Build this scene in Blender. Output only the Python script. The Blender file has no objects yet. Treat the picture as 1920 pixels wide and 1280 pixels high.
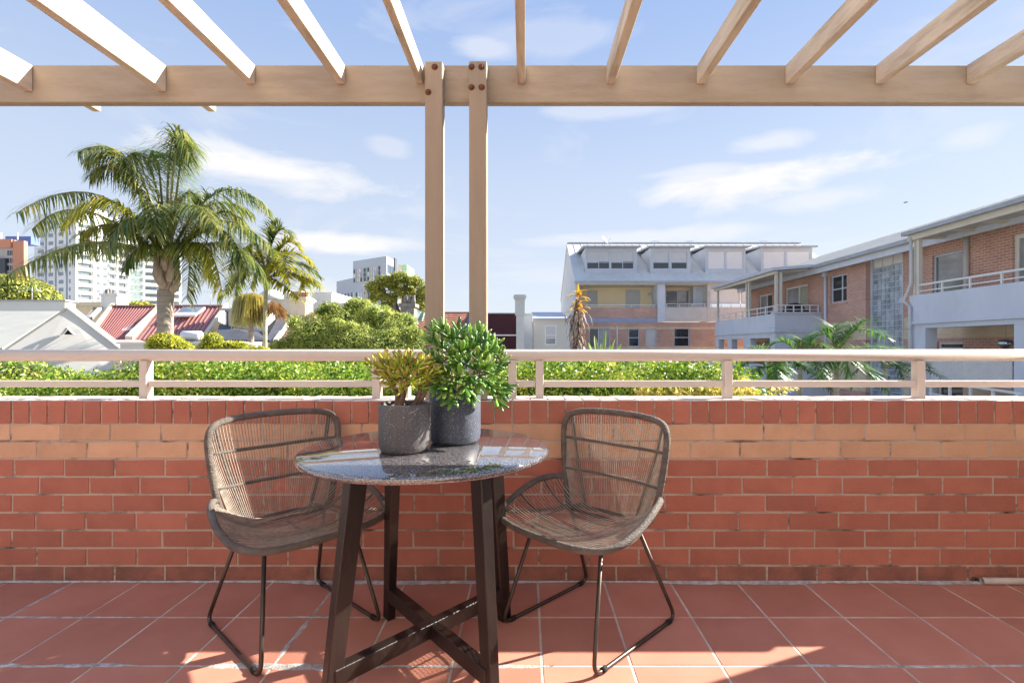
import bpy, bmesh, math, random
import numpy as np
from math import sin, cos, pi, radians, sqrt, atan2
from mathutils import Vector, Matrix

random.seed(7); np.random.seed(7)
S = bpy.context.scene
C = S.collection
H = 1.116                      # eye height above the balcony tiles
F = 950.0                      # focal length in photo pixels
VX, VY = 985.0, 649.0          # where the level view axis meets the photo

# ---------------------------------------------------------------- camera
cam = bpy.data.cameras.new('camera'); co = bpy.data.objects.new('camera', cam); C.objects.link(co)
co.location = (0, 0, H); co.rotation_euler = (pi/2, 0, 0)
cam.sensor_width = 36; cam.lens = F/1920*36
cam.shift_x = -25/1920; cam.shift_y = 9/1920
cam.clip_start = .05; cam.clip_end = 3000
S.camera = co

# ---------------------------------------------------------------- sky and sun
SUN = Vector((1.53, .61, 1.0)).normalized()
world = bpy.data.worlds.new('World'); S.world = world; world.use_nodes = True
wt = world.node_tree; wn = wt.nodes; wl = wt.links; wn.clear()
def wnode(t, **k):
    n = wn.new(t)
    for a, b in k.items(): setattr(n, a, b)
    return n
def wmath(op, a, b=None, clamp=False):
    n = wnode('ShaderNodeMath', operation=op); n.use_clamp = clamp
    for i, v in enumerate((a, b)):
        if v is None: continue
        if isinstance(v, (int, float)): n.inputs[i].default_value = v
        else: wl.new(v, n.inputs[i])
    return n.outputs[0]
sky = wnode('ShaderNodeTexSky', sky_type='NISHITA'); sky.sun_disc = False
sky.sun_elevation = math.asin(SUN.z); sky.sun_rotation = atan2(SUN.x, SUN.y)
sky.air_density = 1.0; sky.dust_density = .6; sky.ozone_density = 2.2
tc = wnode('ShaderNodeTexCoord'); sep = wnode('ShaderNodeSeparateXYZ'); wl.new(tc.outputs['Generated'], sep.inputs[0])
hs = wnode('ShaderNodeHueSaturation'); hs.inputs['Saturation'].default_value = 0.80; hs.inputs['Value'].default_value = 1.0
hs.inputs['Hue'].default_value = .512
wl.new(sky.outputs[0], hs.inputs['Color'])
mapn = wnode('ShaderNodeMapping'); mapn.inputs['Scale'].default_value = (2.2, 2.2, 6.5); wl.new(tc.outputs['Generated'], mapn.inputs[0])
nz = wnode('ShaderNodeTexNoise'); nz.inputs['Scale'].default_value = 1.6; nz.inputs['Detail'].default_value = 9; nz.inputs['Roughness'].default_value = .58
nz.inputs['Distortion'].default_value = .5
wl.new(mapn.outputs[0], nz.inputs[0])
fine = wmath('SUBTRACT', nz.outputs[0], .5)
general = wmath('MULTIPLY', wmath('SUBTRACT', nz.outputs[0], .56, True), 1.7, True)
tot = general
for (px, py, a, b, k) in ((520, 322, 205, 34, .95), (430, 292, 90, 26, .7), (1370, 352, 190, 34, .95), (1320, 335, 110, 26, .6), (1540, 372, 120, 22, .45),
                          (640, 457, 130, 16, .85), (590, 560, 110, 40, .7), (1180, 446, 190, 16, .5), (1440, 268, 80, 18, .5), (905, 92, 60, 16, .45),
                          (1830, 258, 50, 18, .35), (1050, 70, 160, 22, .25), (730, 275, 40, 18, .3), (1130, 205, 120, 14, .35)):
    d = Vector(((px-VX)/F, 1, (VY-py)/F)); L = d.length; d.normalize()
    e1 = Vector((d.y, -d.x, 0)).normalized()
    def dot(v):
        n = wnode('ShaderNodeVectorMath', operation='DOT_PRODUCT'); wl.new(tc.outputs['Generated'], n.inputs[0]); n.inputs[1].default_value = v; return n.outputs['Value']
    u = wmath('DIVIDE', dot(e1), a/F/L*.9); w = wmath('DIVIDE', wmath('SUBTRACT', sep.outputs[2], d.z), b/F/L)
    r = wmath('SQRT', wmath('ADD', wmath('MULTIPLY', u, u), wmath('MULTIPLY', w, w)))
    r = wmath('SUBTRACT', r, wmath('MULTIPLY', fine, 3.6))
    m = wmath('MULTIPLY', wmath('MULTIPLY', wmath('SUBTRACT', 1.25, r, True), 1.35, True), k)
    m = wmath('MULTIPLY', m, wmath('GREATER_THAN', dot(d), 0))
    tot = wmath('MAXIMUM', tot, m)
tot = wmath('MINIMUM', tot, .95)
thin = wnode('ShaderNodeValToRGB'); wl.new(wmath('ABSOLUTE', sep.outputs[2]), thin.inputs[0])      # thin high haze over the whole sky
ce = thin.color_ramp.elements; ce[0].position = 0; ce[0].color = (.84, .89, .98, 1); ce[1].position = .75; ce[1].color = (.28, .46, .92, 1)
x_ = ce.new(.30); x_.color = (.65, .77, .97, 1); x_ = ce.new(.52); x_.color = (.43, .60, .95, 1)
sc_ = wnode('ShaderNodeVectorMath', operation='SCALE'); wl.new(thin.outputs[0], sc_.inputs[0]); sc_.inputs['Scale'].default_value = 4.85
mixh = wnode('ShaderNodeMix', data_type='RGBA'); mixh.inputs[0].default_value = .85; wl.new(hs.outputs[0], mixh.inputs[6]); wl.new(sc_.outputs[0], mixh.inputs[7])
mixc = wnode('ShaderNodeMix', data_type='RGBA'); wl.new(tot, mixc.inputs[0]); wl.new(mixh.outputs[2], mixc.inputs[6]); mixc.inputs[7].default_value = (5.2, 5.1, 5.1, 1)
bg = wnode('ShaderNodeBackground'); bg.inputs[1].default_value = .06; wl.new(mixc.outputs[2], bg.inputs[0])
wo = wnode('ShaderNodeOutputWorld'); wl.new(bg.outputs[0], wo.inputs[0])

sl = bpy.data.lights.new('sun', 'SUN'); so = bpy.data.objects.new('sun', sl); C.objects.link(so)
sl.energy = 5.0; sl.angle = radians(.5); sl.color = (1, .93, .82)
so.rotation_euler = (-SUN).to_track_quat('-Z', 'Y').to_euler(); so.location = (20, 10, 30)
S.view_settings.view_transform = 'Standard'; S.view_settings.look = 'None'
S.view_settings.exposure = 1.75; S.view_settings.gamma = 1; S.view_settings.use_curve_mapping = False
S.cycles.max_bounces = 8; S.cycles.diffuse_bounces = 5; S.cycles.transparent_max_bounces = 16

# ---------------------------------------------------------------- materials
MATS = {}
def M(name, c1, c2=None, scale=3., rough=.7, bump=0., bscale=40., rnd=0., metal=0., spec=.5, stretch=(1,1,1), dirt=0., dirtc=(.03,.025,.02), coords='pos', island=0., detail=6, contrast=(.35,.65), coat=0.):
    if name in MATS: return MATS[name]
    m = bpy.data.materials.new(name); MATS[name] = m; m.use_nodes = True
    t = m.node_tree; n = t.nodes; l = t.links
    b = n['Principled BSDF']; b.inputs['Roughness'].default_value = rough; b.inputs['Metallic'].default_value = metal
    b.inputs['Specular IOR Level'].default_value = spec; b.inputs['Coat Weight'].default_value = coat
    if coords == 'pos': src = n.new('ShaderNodeNewGeometry').outputs['Position']
    else: src = n.new('ShaderNodeTexCoord').outputs['Object']
    mp = n.new('ShaderNodeMapping'); l.new(src, mp.inputs[0]); mp.inputs['Scale'].default_value = stretch
    vec = mp.outputs[0]
    if coords == 'obj':
        oi = n.new('ShaderNodeObjectInfo'); va = n.new('ShaderNodeVectorMath'); va.operation = 'MULTIPLY_ADD'
        cmb = n.new('ShaderNodeCombineXYZ'); 
        for i in range(3): l.new(oi.outputs['Random'], cmb.inputs[i])
        l.new(cmb.outputs[0], va.inputs[0]); va.inputs[1].default_value = (37, 23, 51); l.new(vec, va.inputs[2]); vec = va.outputs[0]
    def noise(s, d=6, r=.6):
        q = n.new('ShaderNodeTexNoise'); q.inputs['Scale'].default_value = s; q.inputs['Detail'].default_value = d; q.inputs['Roughness'].default_value = r
        l.new(vec, q.inputs[0]); return q.outputs[0]
    c2 = c2 or tuple(x*.82 for x in c1)
    r = n.new('ShaderNodeMapRange'); l.new(noise(scale, detail), r.inputs[0]); r.inputs[1].default_value, r.inputs[2].default_value = contrast
    mx = n.new('ShaderNodeMix'); mx.data_type = 'RGBA'; l.new(r.outputs[0], mx.inputs[0]); mx.inputs[6].default_value = (*c1, 1); mx.inputs[7].default_value = (*c2, 1)
    col = mx.outputs[2]
    if rnd or island:
        if island: rs = n.new('ShaderNodeNewGeometry').outputs['Random Per Island']; amt = island
        else: rs = n.new('ShaderNodeObjectInfo').outputs['Random']; amt = rnd
        rr = n.new('ShaderNodeMapRange'); l.new(rs, rr.inputs[0]); rr.inputs[3].default_value = 1-amt; rr.inputs[4].default_value = 1+amt
        hsv = n.new('ShaderNodeHueSaturation'); l.new(rr.outputs[0], hsv.inputs['Value']); l.new(col, hsv.inputs['Color']); col = hsv.outputs[0]
    if dirt:
        r2 = n.new('ShaderNodeMapRange'); l.new(noise(scale*.45+1.3, 8, .7), r2.inputs[0]); r2.inputs[1].default_value = .5; r2.inputs[2].default_value = .78; r2.inputs[4].default_value = dirt
        m2 = n.new('ShaderNodeMix'); m2.data_type = 'RGBA'; l.new(r2.outputs[0], m2.inputs[0]); l.new(col, m2.inputs[6]); m2.inputs[7].default_value = (*dirtc, 1); col = m2.outputs[2]
    l.new(col, b.inputs['Base Color'])
    if bump:
        bp = n.new('ShaderNodeBump'); bp.inputs['Strength'].default_value = bump; bp.inputs['Distance'].default_value = .01
        l.new(noise(bscale, 4), bp.inputs['Height']); l.new(bp.outputs[0], b.inputs['Normal'])
    return m
def brickmat(name, c1, c2, mortar, axis, cream=None, bands=(), w=.24, h=.086, ms=.009):
    """brick facing for far walls: axis 0 runs along X, 1 along Y; bands = z ranges of cream brick"""
    m = bpy.data.materials.new(name); MATS[name] = m; m.use_nodes = True
    t = m.node_tree; n = t.nodes; l = t.links; b = n['Principled BSDF']; b.inputs['Roughness'].default_value = .85
    g = n.new('ShaderNodeNewGeometry'); s = n.new('ShaderNodeSeparateXYZ'); l.new(g.outputs['Position'], s.inputs[0])
    ad = n.new('ShaderNodeMath'); ad.operation = 'ADD'; l.new(s.outputs[0], ad.inputs[0]); l.new(s.outputs[1], ad.inputs[1])
    c = n.new('ShaderNodeCombineXYZ'); l.new(ad.outputs[0], c.inputs[0]); l.new(s.outputs[2], c.inputs[1])
    def br(a, bb):
        q = n.new('ShaderNodeTexBrick'); l.new(c.outputs[0], q.inputs['Vector']); q.inputs['Scale'].default_value = 1
        q.inputs['Brick Width'].default_value = w; q.inputs['Row Height'].default_value = h; q.inputs['Mortar Size'].default_value = ms; q.inputs['Mortar Smooth'].default_value = .2
        q.inputs['Color1'].default_value = (*a, 1); q.inputs['Color2'].default_value = (*bb, 1); q.inputs['Mortar'].default_value = (*mortar, 1); return q
    q = br(c1, c2); col = q.outputs['Color']
    if cream:
        q2 = br(cream, tuple(x*.86 for x in cream)); f = None
        for z0, z1 in bands:
            a = n.new('ShaderNodeMath'); a.operation = 'GREATER_THAN'; l.new(s.outputs[2], a.inputs[0]); a.inputs[1].default_value = z0
            bb = n.new('ShaderNodeMath'); bb.operation = 'LESS_THAN'; l.new(s.outputs[2], bb.inputs[0]); bb.inputs[1].default_value = z1
            mm = n.new('ShaderNodeMath'); mm.operation = 'MULTIPLY'; l.new(a.outputs[0], mm.inputs[0]); l.new(bb.outputs[0], mm.inputs[1])
            if f is None: f = mm.outputs[0]
            else:
                ma = n.new('ShaderNodeMath'); ma.operation = 'MAXIMUM'; l.new(f, ma.inputs[0]); l.new(mm.outputs[0], ma.inputs[1]); f = ma.outputs[0]
        mx = n.new('ShaderNodeMix'); mx.data_type = 'RGBA'; l.new(f, mx.inputs[0]); l.new(col, mx.inputs[6]); l.new(q2.outputs['Color'], mx.inputs[7]); col = mx.outputs[2]
    nz = n.new('ShaderNodeTexNoise'); nz.inputs['Scale'].default_value = .9; nz.inputs['Detail'].default_value = 7; l.new(g.outputs['Position'], nz.inputs[0])
    rr = n.new('ShaderNodeMapRange'); l.new(nz.outputs[0], rr.inputs[0]); rr.inputs[1].default_value = .3; rr.inputs[2].default_value = .7; rr.inputs[3].default_value = .85; rr.inputs[4].default_value = 1.12
    hv = n.new('ShaderNodeHueSaturation'); l.new(rr.outputs[0], hv.inputs['Value']); l.new(col, hv.inputs['Color']); l.new(hv.outputs[0], b.inputs['Base Color'])
    bp = n.new('ShaderNodeBump'); bp.inputs['Strength'].default_value = .6; bp.inputs['Distance'].default_value = .01; bp.invert = True
    l.new(q.outputs['Fac'], bp.inputs['Height']); l.new(bp.outputs[0], b.inputs['Normal'])
    return m
def rampmat(name, stops, rough=.55, trans=.25, spec=.4, noise_s=1.5, src='island', tip=None):
    """leaf material: each leaf its own colour, some light passing through"""
    m = bpy.data.materials.new(name); MATS[name] = m; m.use_nodes = True
    t = m.node_tree; n = t.nodes; l = t.links; b = n['Principled BSDF']; b.inputs['Roughness'].default_value = rough; b.inputs['Specular IOR Level'].default_value = spec
    g = n.new('ShaderNodeNewGeometry')
    rs = g.outputs['Random Per Island'] if src == 'island' else n.new('ShaderNodeObjectInfo').outputs['Random']
    nz = n.new('ShaderNodeTexNoise'); nz.inputs['Scale'].default_value = noise_s; nz.inputs['Detail'].default_value = 2; l.new(g.outputs['Position'], nz.inputs[0])
    a = n.new('ShaderNodeMath'); a.operation = 'MULTIPLY_ADD'; l.new(nz.outputs[0], a.inputs[0]); a.inputs[1].default_value = .9
    b2 = n.new('ShaderNodeMath'); b2.operation = 'MULTIPLY_ADD'; l.new(rs, b2.inputs[0]); b2.inputs[1].default_value = .7; b2.inputs[2].default_value = -.30
    l.new(b2.outputs[0], a.inputs[2])
    r = n.new('ShaderNodeValToRGB'); l.new(a.outputs[0], r.inputs[0]); e = r.color_ramp.elements
    while len(e) < len(stops): e.new(.5)
    for i, (p, c) in enumerate(stops): e[i].position = p; e[i].color = (*c, 1)
    if tip:                    # reddened leaf tips
        tcn = n.new('ShaderNodeTexCoord'); sp = n.new('ShaderNodeSeparateXYZ'); l.new(tcn.outputs['Generated'], sp.inputs[0])
        mr = n.new('ShaderNodeMapRange'); l.new(sp.outputs[2], mr.inputs[0]); mr.inputs[1].default_value = .62; mr.inputs[2].default_value = 1.0; mr.inputs[4].default_value = .85
        mt = n.new('ShaderNodeMix'); mt.data_type = 'RGBA'; l.new(mr.outputs[0], mt.inputs[0]); l.new(r.outputs[0], mt.inputs[6]); mt.inputs[7].default_value = (*tip, 1)
        l.new(mt.outputs[2], b.inputs['Base Color'])
    else: l.new(r.outputs[0], b.inputs['Base Color'])
    if trans:
        tr = n.new('ShaderNodeBsdfTranslucent'); hv = n.new('ShaderNodeHueSaturation'); hv.inputs['Value'].default_value = 1.5; hv.inputs['Saturation'].default_value = 1.1
        l.new(r.outputs[0], hv.inputs['Color']); l.new(hv.outputs[0], tr.inputs[0])
        ms = n.new('ShaderNodeMixShader'); ms.inputs[0].default_value = trans; l.new(b.outputs[0], ms.inputs[1]); l.new(tr.outputs[0], ms.inputs[2]); l.new(ms.outputs[0], n['Material Output'].inputs[0])
    return m

# ---------------------------------------------------------------- builders
OFF = {}
def px2(px, py, Y):
    """photo pixel at depth Y metres -> place in the world"""
    return Vector(((px-VX)*Y/F, Y, H+(VY-py)*Y/F))
def tag(o, label=None, cat=None, group=None, kind=None):
    for k, v in (('label', label), ('category', cat), ('group', group), ('kind', kind)):
        if v: o[k] = v
    return o
def thing(name, label, cat, loc=(0, 0, 0), group=None):
    o = bpy.data.objects.new(name, None); C.objects.link(o); o.location = loc; OFF[o] = Vector(loc); o.empty_display_size = .1
    return tag(o, label, cat, group)
class MB:
    def __init__(s): s.v = []; s.f = []; s.sm = []
    def add(s, vs, fs, smooth=False):
        k = len(s.v); s.v += [tuple(v) for v in vs]; s.f += [tuple(i+k for i in f) for f in fs]; s.sm += [smooth]*len(fs); return s
    def box(s, x0, x1, y0, y1, z0, z1):
        return s.add([(x0,y0,z0),(x1,y0,z0),(x1,y1,z0),(x0,y1,z0),(x0,y0,z1),(x1,y0,z1),(x1,y1,z1),(x0,y1,z1)],
                     [(0,3,2,1),(4,5,6,7),(0,1,5,4),(1,2,6,5),(2,3,7,6),(3,0,4,7)])
    def hexa(s, p):           # 8 points: bottom ring then top ring
        return s.add(p, [(0,3,2,1),(4,5,6,7),(0,1,5,4),(1,2,6,5),(2,3,7,6),(3,0,4,7)])
    def prism(s, poly, vec):  # planar polygon pushed along vec
        n = len(poly); p = [Vector(q) for q in poly]; vec = Vector(vec); q = [a+vec for a in p]
        return s.add(p+q, [tuple(range(n))[::-1], tuple(range(n, 2*n))]+[(i, (i+1) % n, n+(i+1) % n, n+i) for i in range(n)])
    def bar(s, a, b, w, h=None, up=(0, 0, 1)):
        a = Vector(a); b = Vector(b); h = h or w; d = (b-a).normalized(); up = Vector(up)
        if abs(d.dot(up)) > .98: up = Vector((1, 0, 0))
        r = d.cross(up).normalized(); u = r.cross(d).normalized(); p = []
        for q in (a, b):
            for i, j in ((-1,-1),(1,-1),(1,1),(-1,1)): p.append(q+r*i*w/2+u*j*h/2)
        return s.hexa(p)
    def tube(s, pts, r, n=8, closed=False, cap=True):
        pts = [Vector(p) for p in pts]; m = len(pts); rs = r if isinstance(r, (list, tuple)) else [r]*m
        vs = []; prev = None
        for i, p in enumerate(pts):
            a = pts[(i-1) % m] if (closed or i) else p; b = pts[(i+1) % m] if (closed or i < m-1) else p
            d = (b-a).normalized()
            if prev is None:
                up = Vector((0, 0, 1)) if abs(d.z) < .9 else Vector((1, 0, 0)); u = d.cross(up).normalized()
            else: u = (prev-d*prev.dot(d)).normalized()
            prev = u; w = d.cross(u)
            for k in range(n):
                t = 2*pi*k/n; vs.append(p+(u*cos(t)+w*sin(t))*rs[i])
        fs = []
        for i in range(m if closed else m-1):
            for k in range(n): fs.append((i*n+k, i*n+(k+1) % n, ((i+1) % m)*n+(k+1) % n, ((i+1) % m)*n+k))
        if not closed and cap: fs += [tuple(range(n))[::-1], tuple((m-1)*n+k for k in range(n))]
        return s.add(vs, fs, True)
    def lathe(s, c, prof, n=32):
        c = Vector(c); vs = []; fs = []; m = len(prof)
        for r, z in prof:
            for k in range(n): vs.append(c+Vector((r*cos(2*pi*k/n), r*sin(2*pi*k/n), z)))
        for i in range(m-1):
            for k in range(n): fs.append((i*n+k, i*n+(k+1) % n, (i+1)*n+(k+1) % n, (i+1)*n+k))
        if prof[0][0] > 1e-4: fs.append(tuple(range(n))[::-1])
        if prof[-1][0] > 1e-4: fs.append(tuple((m-1)*n+k for k in range(n)))
        return s.add(vs, fs, True)
    def blob(s, c, r, n=8, m=5):
        c = Vector(c); r = Vector(r) if not isinstance(r, (int, float)) else Vector((r, r, r))
        prof = [(sin(pi*i/m), -cos(pi*i/m)) for i in range(m+1)]; vs = []; fs = []
        for a, z in prof:
            for k in range(n): vs.append(c+Vector((r.x*a*cos(2*pi*k/n), r.y*a*sin(2*pi*k/n), r.z*z)))
        for i in range(m):
            for k in range(n): fs.append((i*n+k, i*n+(k+1) % n, (i+1)*n+(k+1) % n, (i+1)*n+k))
        return s.add(vs, fs, True)
    def build(s, name, mat, parent=None, bevel=0, kind=None, local=False, label=None, seg=1):
        off = OFF.get(parent, Vector((0, 0, 0))) if (parent and not local) else Vector((0, 0, 0))
        me = bpy.data.meshes.new(name); me.from_pydata([tuple(Vector(v)-off) for v in s.v], [], s.f); me.materials.append(mat)
        me.polygons.foreach_set('use_smooth', s.sm)
        if bevel:
            bm = bmesh.new(); bm.from_mesh(me)
            bmesh.ops.bevel(bm, geom=[e for e in bm.edges], offset=bevel, segments=seg, affect='EDGES', clamp_overlap=True); bm.to_mesh(me); bm.free()
        me.update()
        o = bpy.data.objects.new(name, me); C.objects.link(o)
        if parent: o.parent = parent; OFF[o] = OFF.get(parent, Vector((0, 0, 0)))
        else: OFF[o] = Vector((0, 0, 0))
        if kind: o['kind'] = kind
        if label: o['label'] = label
        return o
def piece(src, parent, loc, rot=None, scale=None, name=None):
    o = bpy.data.objects.new(name or src.name.split('.')[0], src if isinstance(src, bpy.types.Mesh) else src.data); C.objects.link(o)
    o.parent = parent; o.location = Vector(loc)-OFF[parent]
    if rot is not None: o.rotation_euler = rot
    if scale is not None: o.scale = scale
    return o
def mesh_only(mb, name, mat, bevel=0, seg=1):
    o = mb.build(name, mat, bevel=bevel, seg=seg); me = o.data; bpy.data.objects.remove(o); return me
def fastmesh(name, V, Fq, mat, parent=None, kind=None, nv=4):
    """numpy quads"""
    off = OFF.get(parent, Vector((0, 0, 0))) if parent else Vector((0, 0, 0))
    V = np.asarray(V, dtype=np.float32)-np.array(off, dtype=np.float32)
    me = bpy.data.meshes.new(name); me.vertices.add(len(V)); me.vertices.foreach_set('co', V.ravel())
    Fq = np.asarray(Fq, dtype=np.int32); me.loops.add(Fq.size); me.loops.foreach_set('vertex_index', Fq.ravel())
    me.polygons.add(len(Fq)); me.polygons.foreach_set('loop_start', np.arange(0, Fq.size, nv, dtype=np.int32)); me.polygons.foreach_set('loop_total', np.full(len(Fq), nv, dtype=np.int32))
    me.materials.append(mat); me.update(calc_edges=True); me.validate()
    o = bpy.data.objects.new(name, me); C.objects.link(o)
    if parent: o.parent = parent
    OFF[o] = off
    if kind: o['kind'] = kind
    return o
def leaves_at(P, N, size, aspect=.45, fold=.25, jitter=.9):
    """leaf quads (two folded halves as a 4-point diamond) at points P facing about N"""
    n = len(P); rng = np.random
    N = N+rng.normal(0, jitter, (n, 3)); N /= np.linalg.norm(N, axis=1)[:, None]+1e-9
    A = rng.normal(0, 1, (n, 3)); A[:, 2] += .2; A -= N*(A*N).sum(1)[:, None]; A /= np.linalg.norm(A, axis=1)[:, None]+1e-9
    B = np.cross(N, A); s = size*rng.uniform(.6, 1.3, n)[:, None]
    tip = P+A*s; base = P; l = P+A*s*.45+B*s*aspect*.5+N*s*fold*.3; r = P+A*s*.45-B*s*aspect*.5+N*s*fold*.3
    V = np.stack([base, r, tip, l], 1).reshape(-1, 3); Fq = np.arange(n*4).reshape(-1, 4)
    return V, Fq
def lobes_points(lobes, n, shell=.35):
    """random points in the outer shells of ellipsoid lobes [(centre, radii)]"""
    w = np.array([r[0]*r[1]+r[1]*r[2]+r[0]*r[2] for c, r in lobes]); w /= w.sum()
    idx = np.random.choice(len(lobes), n, p=w)
    D = np.random.normal(0, 1, (n, 3)); D /= np.linalg.norm(D, axis=1)[:, None]
    Cc = np.array([c for c, r in lobes])[idx]; R = np.array([r for c, r in lobes])[idx]
    rad = 1-shell*np.random.power(1.2, n)[:, None]*np.random.uniform(0, 1, (n, 1))
    rad *= 1+.08*np.sin(D[:, :1]*9+idx[:, None])*np.cos(D[:, 2:]*8)
    return Cc+D*R*rad, D
# ================================================================ GROUND AND BALCONY FLOOR
GZ = -1.5
m_ground = M('paved_ground', (.34,.32,.29), (.26,.26,.22), scale=.25, rough=.95)
g = MB(); g.add([(-900,-300,GZ),(900,-300,GZ),(900,1500,GZ),(-900,1500,GZ)], [(0,1,2,3)]); tag(g.build('ground', m_ground), kind='structure')
m_grout = M('grout', (.68,.60,.52), (.45,.38,.32), scale=9, rough=.95, bump=.4, bscale=90)
m_smear = M('grout_smear', (.62,.60,.58), (.34,.31,.29), scale=28, rough=.95, bump=.8, bscale=120)
m_tile = M('terracotta_tile', (.53,.232,.165), (.455,.188,.130), scale=3.1, rough=.55, bump=.15, bscale=260, rnd=.11, dirt=.14, dirtc=(.34,.15,.11), coords='obj', spec=.3)
fl = MB().box(-4.6, 2.8, -2.0, 2.66, GZ+.01, -.0012).build('floor', m_grout); tag(fl, kind='structure')
TP = .3135; X0 = (265-VX)*2.405/F
tiles = []
for v in range(4):
    mb = MB(); j = .0012
    mb.box(.004+random.uniform(0,j), TP-.004-random.uniform(0,j), .004, .317-.004-random.uniform(0,j), -.009, 0)
    tiles.append(mesh_only(mb, 'tile', m_tile, bevel=.0015))
rows_y = [2.405-.317*k for k in range(1, 14)]
for r, y in enumerate(rows_y):
    for c in range(-7, 15):
        x = X0+c*TP
        if r > 5 and (c < -2 or c > 9): continue
        piece(tiles[random.randrange(4)], fl, (x, y, random.uniform(-.0002, .0009)), rot=(random.uniform(-.0008,.0008), random.uniform(-.0008,.0008), 0))
# ragged repaired grout lying over the joints
sm = MB()
def smear(x0, y0, x1, y1, w, z=.0022, step=.012):
    L = sqrt((x1-x0)**2+(y1-y0)**2); n = max(3, int(L/step)); dx, dy = (x1-x0)/L, (y1-y0)/L; vs = []
    wa = wb = w
    for i in range(n+1):
        t = i/n; wa = max(.003, wa+random.uniform(-.25, .25)*w); wb = max(.003, wb+random.uniform(-.25, .25)*w)
        wa = min(wa, w*1.8); wb = min(wb, w*1.8); e = min(1, 6*min(t, 1-t)+.15)
        px, py = x0+dx*L*t, y0+dy*L*t
        vs += [(px-dy*wa*e, py+dx*wa*e, z*.2), (px, py, z), (px+dy*wb*e, py-dx*wb*e, z*.2)]
    sm.add(vs, [(i*3+a, (i+1)*3+a, (i+1)*3+a+1, i*3+a+1) for i in range(n) for a in (0, 1)][::1])
y2 = 2.405-.317*2; y1 = 2.405-.317
smear(-2.1, y2, -1.35, y2, .012); smear(-1.15, y2, -.45, y2, .016); smear(-.45, y2, .1, y2, .008); smear(.85, y2, 2.2, y2, .007)
smear(-2.3, y1, -1.45, y1, .006); smear(-1.0, y1, -.7, y1, .007); smear(-.62, y1, -.2, y1, .006)
smear(X0+TP*3, y1-.01, X0+TP*3, y2, .014); smear(X0+TP*3, 2.38, X0+TP*3, y1, .004); smear(X0-TP, 2.39, X0-TP, 1.95, .007); smear(X0+10*TP, 2.39, X0+10*TP, 2.3, .009)
smear(-4.0, 2.398, .3, 2.398, .016, .008); smear(.3, 2.396, 2.5, 2.398, .014, .008)
s_ = sm.build('grout_smear', m_smear, fl)
# ================================================================ PARAPET WALL
m_brick = M('red_brick', (.475,.170,.110), (.410,.140,.092), scale=6, rough=.85, bump=.45, bscale=150, rnd=.12, coords='obj', dirt=.34, dirtc=(.19,.085,.06))
m_cream = M('cream_brick', (.67,.40,.25), (.61,.35,.21), scale=5, rough=.85, bump=.45, bscale=150, rnd=.07, coords='obj', dirt=.32, dirtc=(.2,.12,.075))
m_mortar = M('mortar', (.50,.41,.33), (.07,.055,.045), scale=11, rough=.95, bump=.8, bscale=70, contrast=(.52,.70), stretch=(.6,1,1.6))
pw = thing('parapet_wall', 'low red brick parapet wall with two cream courses behind the table', 'wall', (0, 2.52, 0))
MB().box(-4.4, 2.75, 2.4085, 2.629, -.05, .857).build('mortar_core', m_mortar, pw)
def brickmesh(w, d, h, mat, nm):
    out = []
    for v in range(5):
        mb = MB(); j = lambda: random.uniform(-.0016, .0016)
        p = []
        for z in (0, h):
            for (x, y) in ((0, 0), (w, 0), (w, d), (0, d)): p.append((x+j(), y+random.uniform(-.0008,.0008), z+j()))
        out.append(mesh_only(mb.hexa(p), nm, mat, bevel=.0018))
    return out
bw = .2385-.0085
reds = brickmesh(bw, .09, .0745, m_brick, 'brick'); creams = brickmesh(bw, .09, .0745, m_cream, 'brick')
caps = brickmesh(.0765, .229, .107, m_brick, 'brick')
phase = [19.5, 69, 26, 73, 22.5, 66, 21, 68, 25.5]
m_grime = M('grimy_brick', (.40,.150,.10), (.26,.105,.075), scale=9, rough=.9, bump=.6, bscale=150, rnd=.12, coords='obj', dirt=.75, dirtc=(.09,.055,.042))
grimy = brickmesh(bw, .09, .0745, m_grime, 'brick')
for i in range(9):
    zt = .7465-.0845*i; x = (phase[i]-VX)*2.405/F+.004-.2385
    while x < 2.6:
        piece(random.choice(creams if i < 2 else (grimy if i == 8 else reds)), pw, (x, 2.405+random.uniform(-.001,.0015), zt-.0755+random.uniform(-.0008,.0008)))
        x += .2385
m_captop = M('pale_brick_top', (.80,.71,.65), (.66,.50,.43), scale=14, rough=.85, bump=.3, bscale=120, coords='obj', rnd=.08)  # paler colour for the up-facing faces of the capping bricks
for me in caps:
    me.materials.append(m_captop)
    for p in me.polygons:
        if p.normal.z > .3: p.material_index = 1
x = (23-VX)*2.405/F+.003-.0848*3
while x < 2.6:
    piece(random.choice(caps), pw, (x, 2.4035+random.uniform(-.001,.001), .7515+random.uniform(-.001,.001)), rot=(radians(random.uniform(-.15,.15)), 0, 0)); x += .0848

# side wall just outside the frame shades the right of the floor
m_render = M('cream_render', (.78,.74,.68), (.74,.70,.64), scale=1.2, rough=.9, bump=.15, bscale=60)
sw = thing('side_wall', 'rendered side wall closing the right end of the balcony', 'wall', (2.67, 0, 0))
MB().box(2.56, 2.78, -2.0, 2.46, -.01, 1.50).build('wall_body', m_render, sw); MB().box(2.54, 2.80, -2.0, 2.48, 1.50, 1.55).build('wall_cap', m_render, sw)
hw = thing('bounce_house_wall', 'unseen cream rendered house wall behind the balcony, made tall and pale to bounce light', 'wall', (0, -2.1, 0))  # unseen wall added behind the view; its height and paleness bounce light forward
MB().box(-4.6, 2.8, -2.2, -2.0, -.01, 5.6).build('wall_body', m_render, hw)

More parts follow.
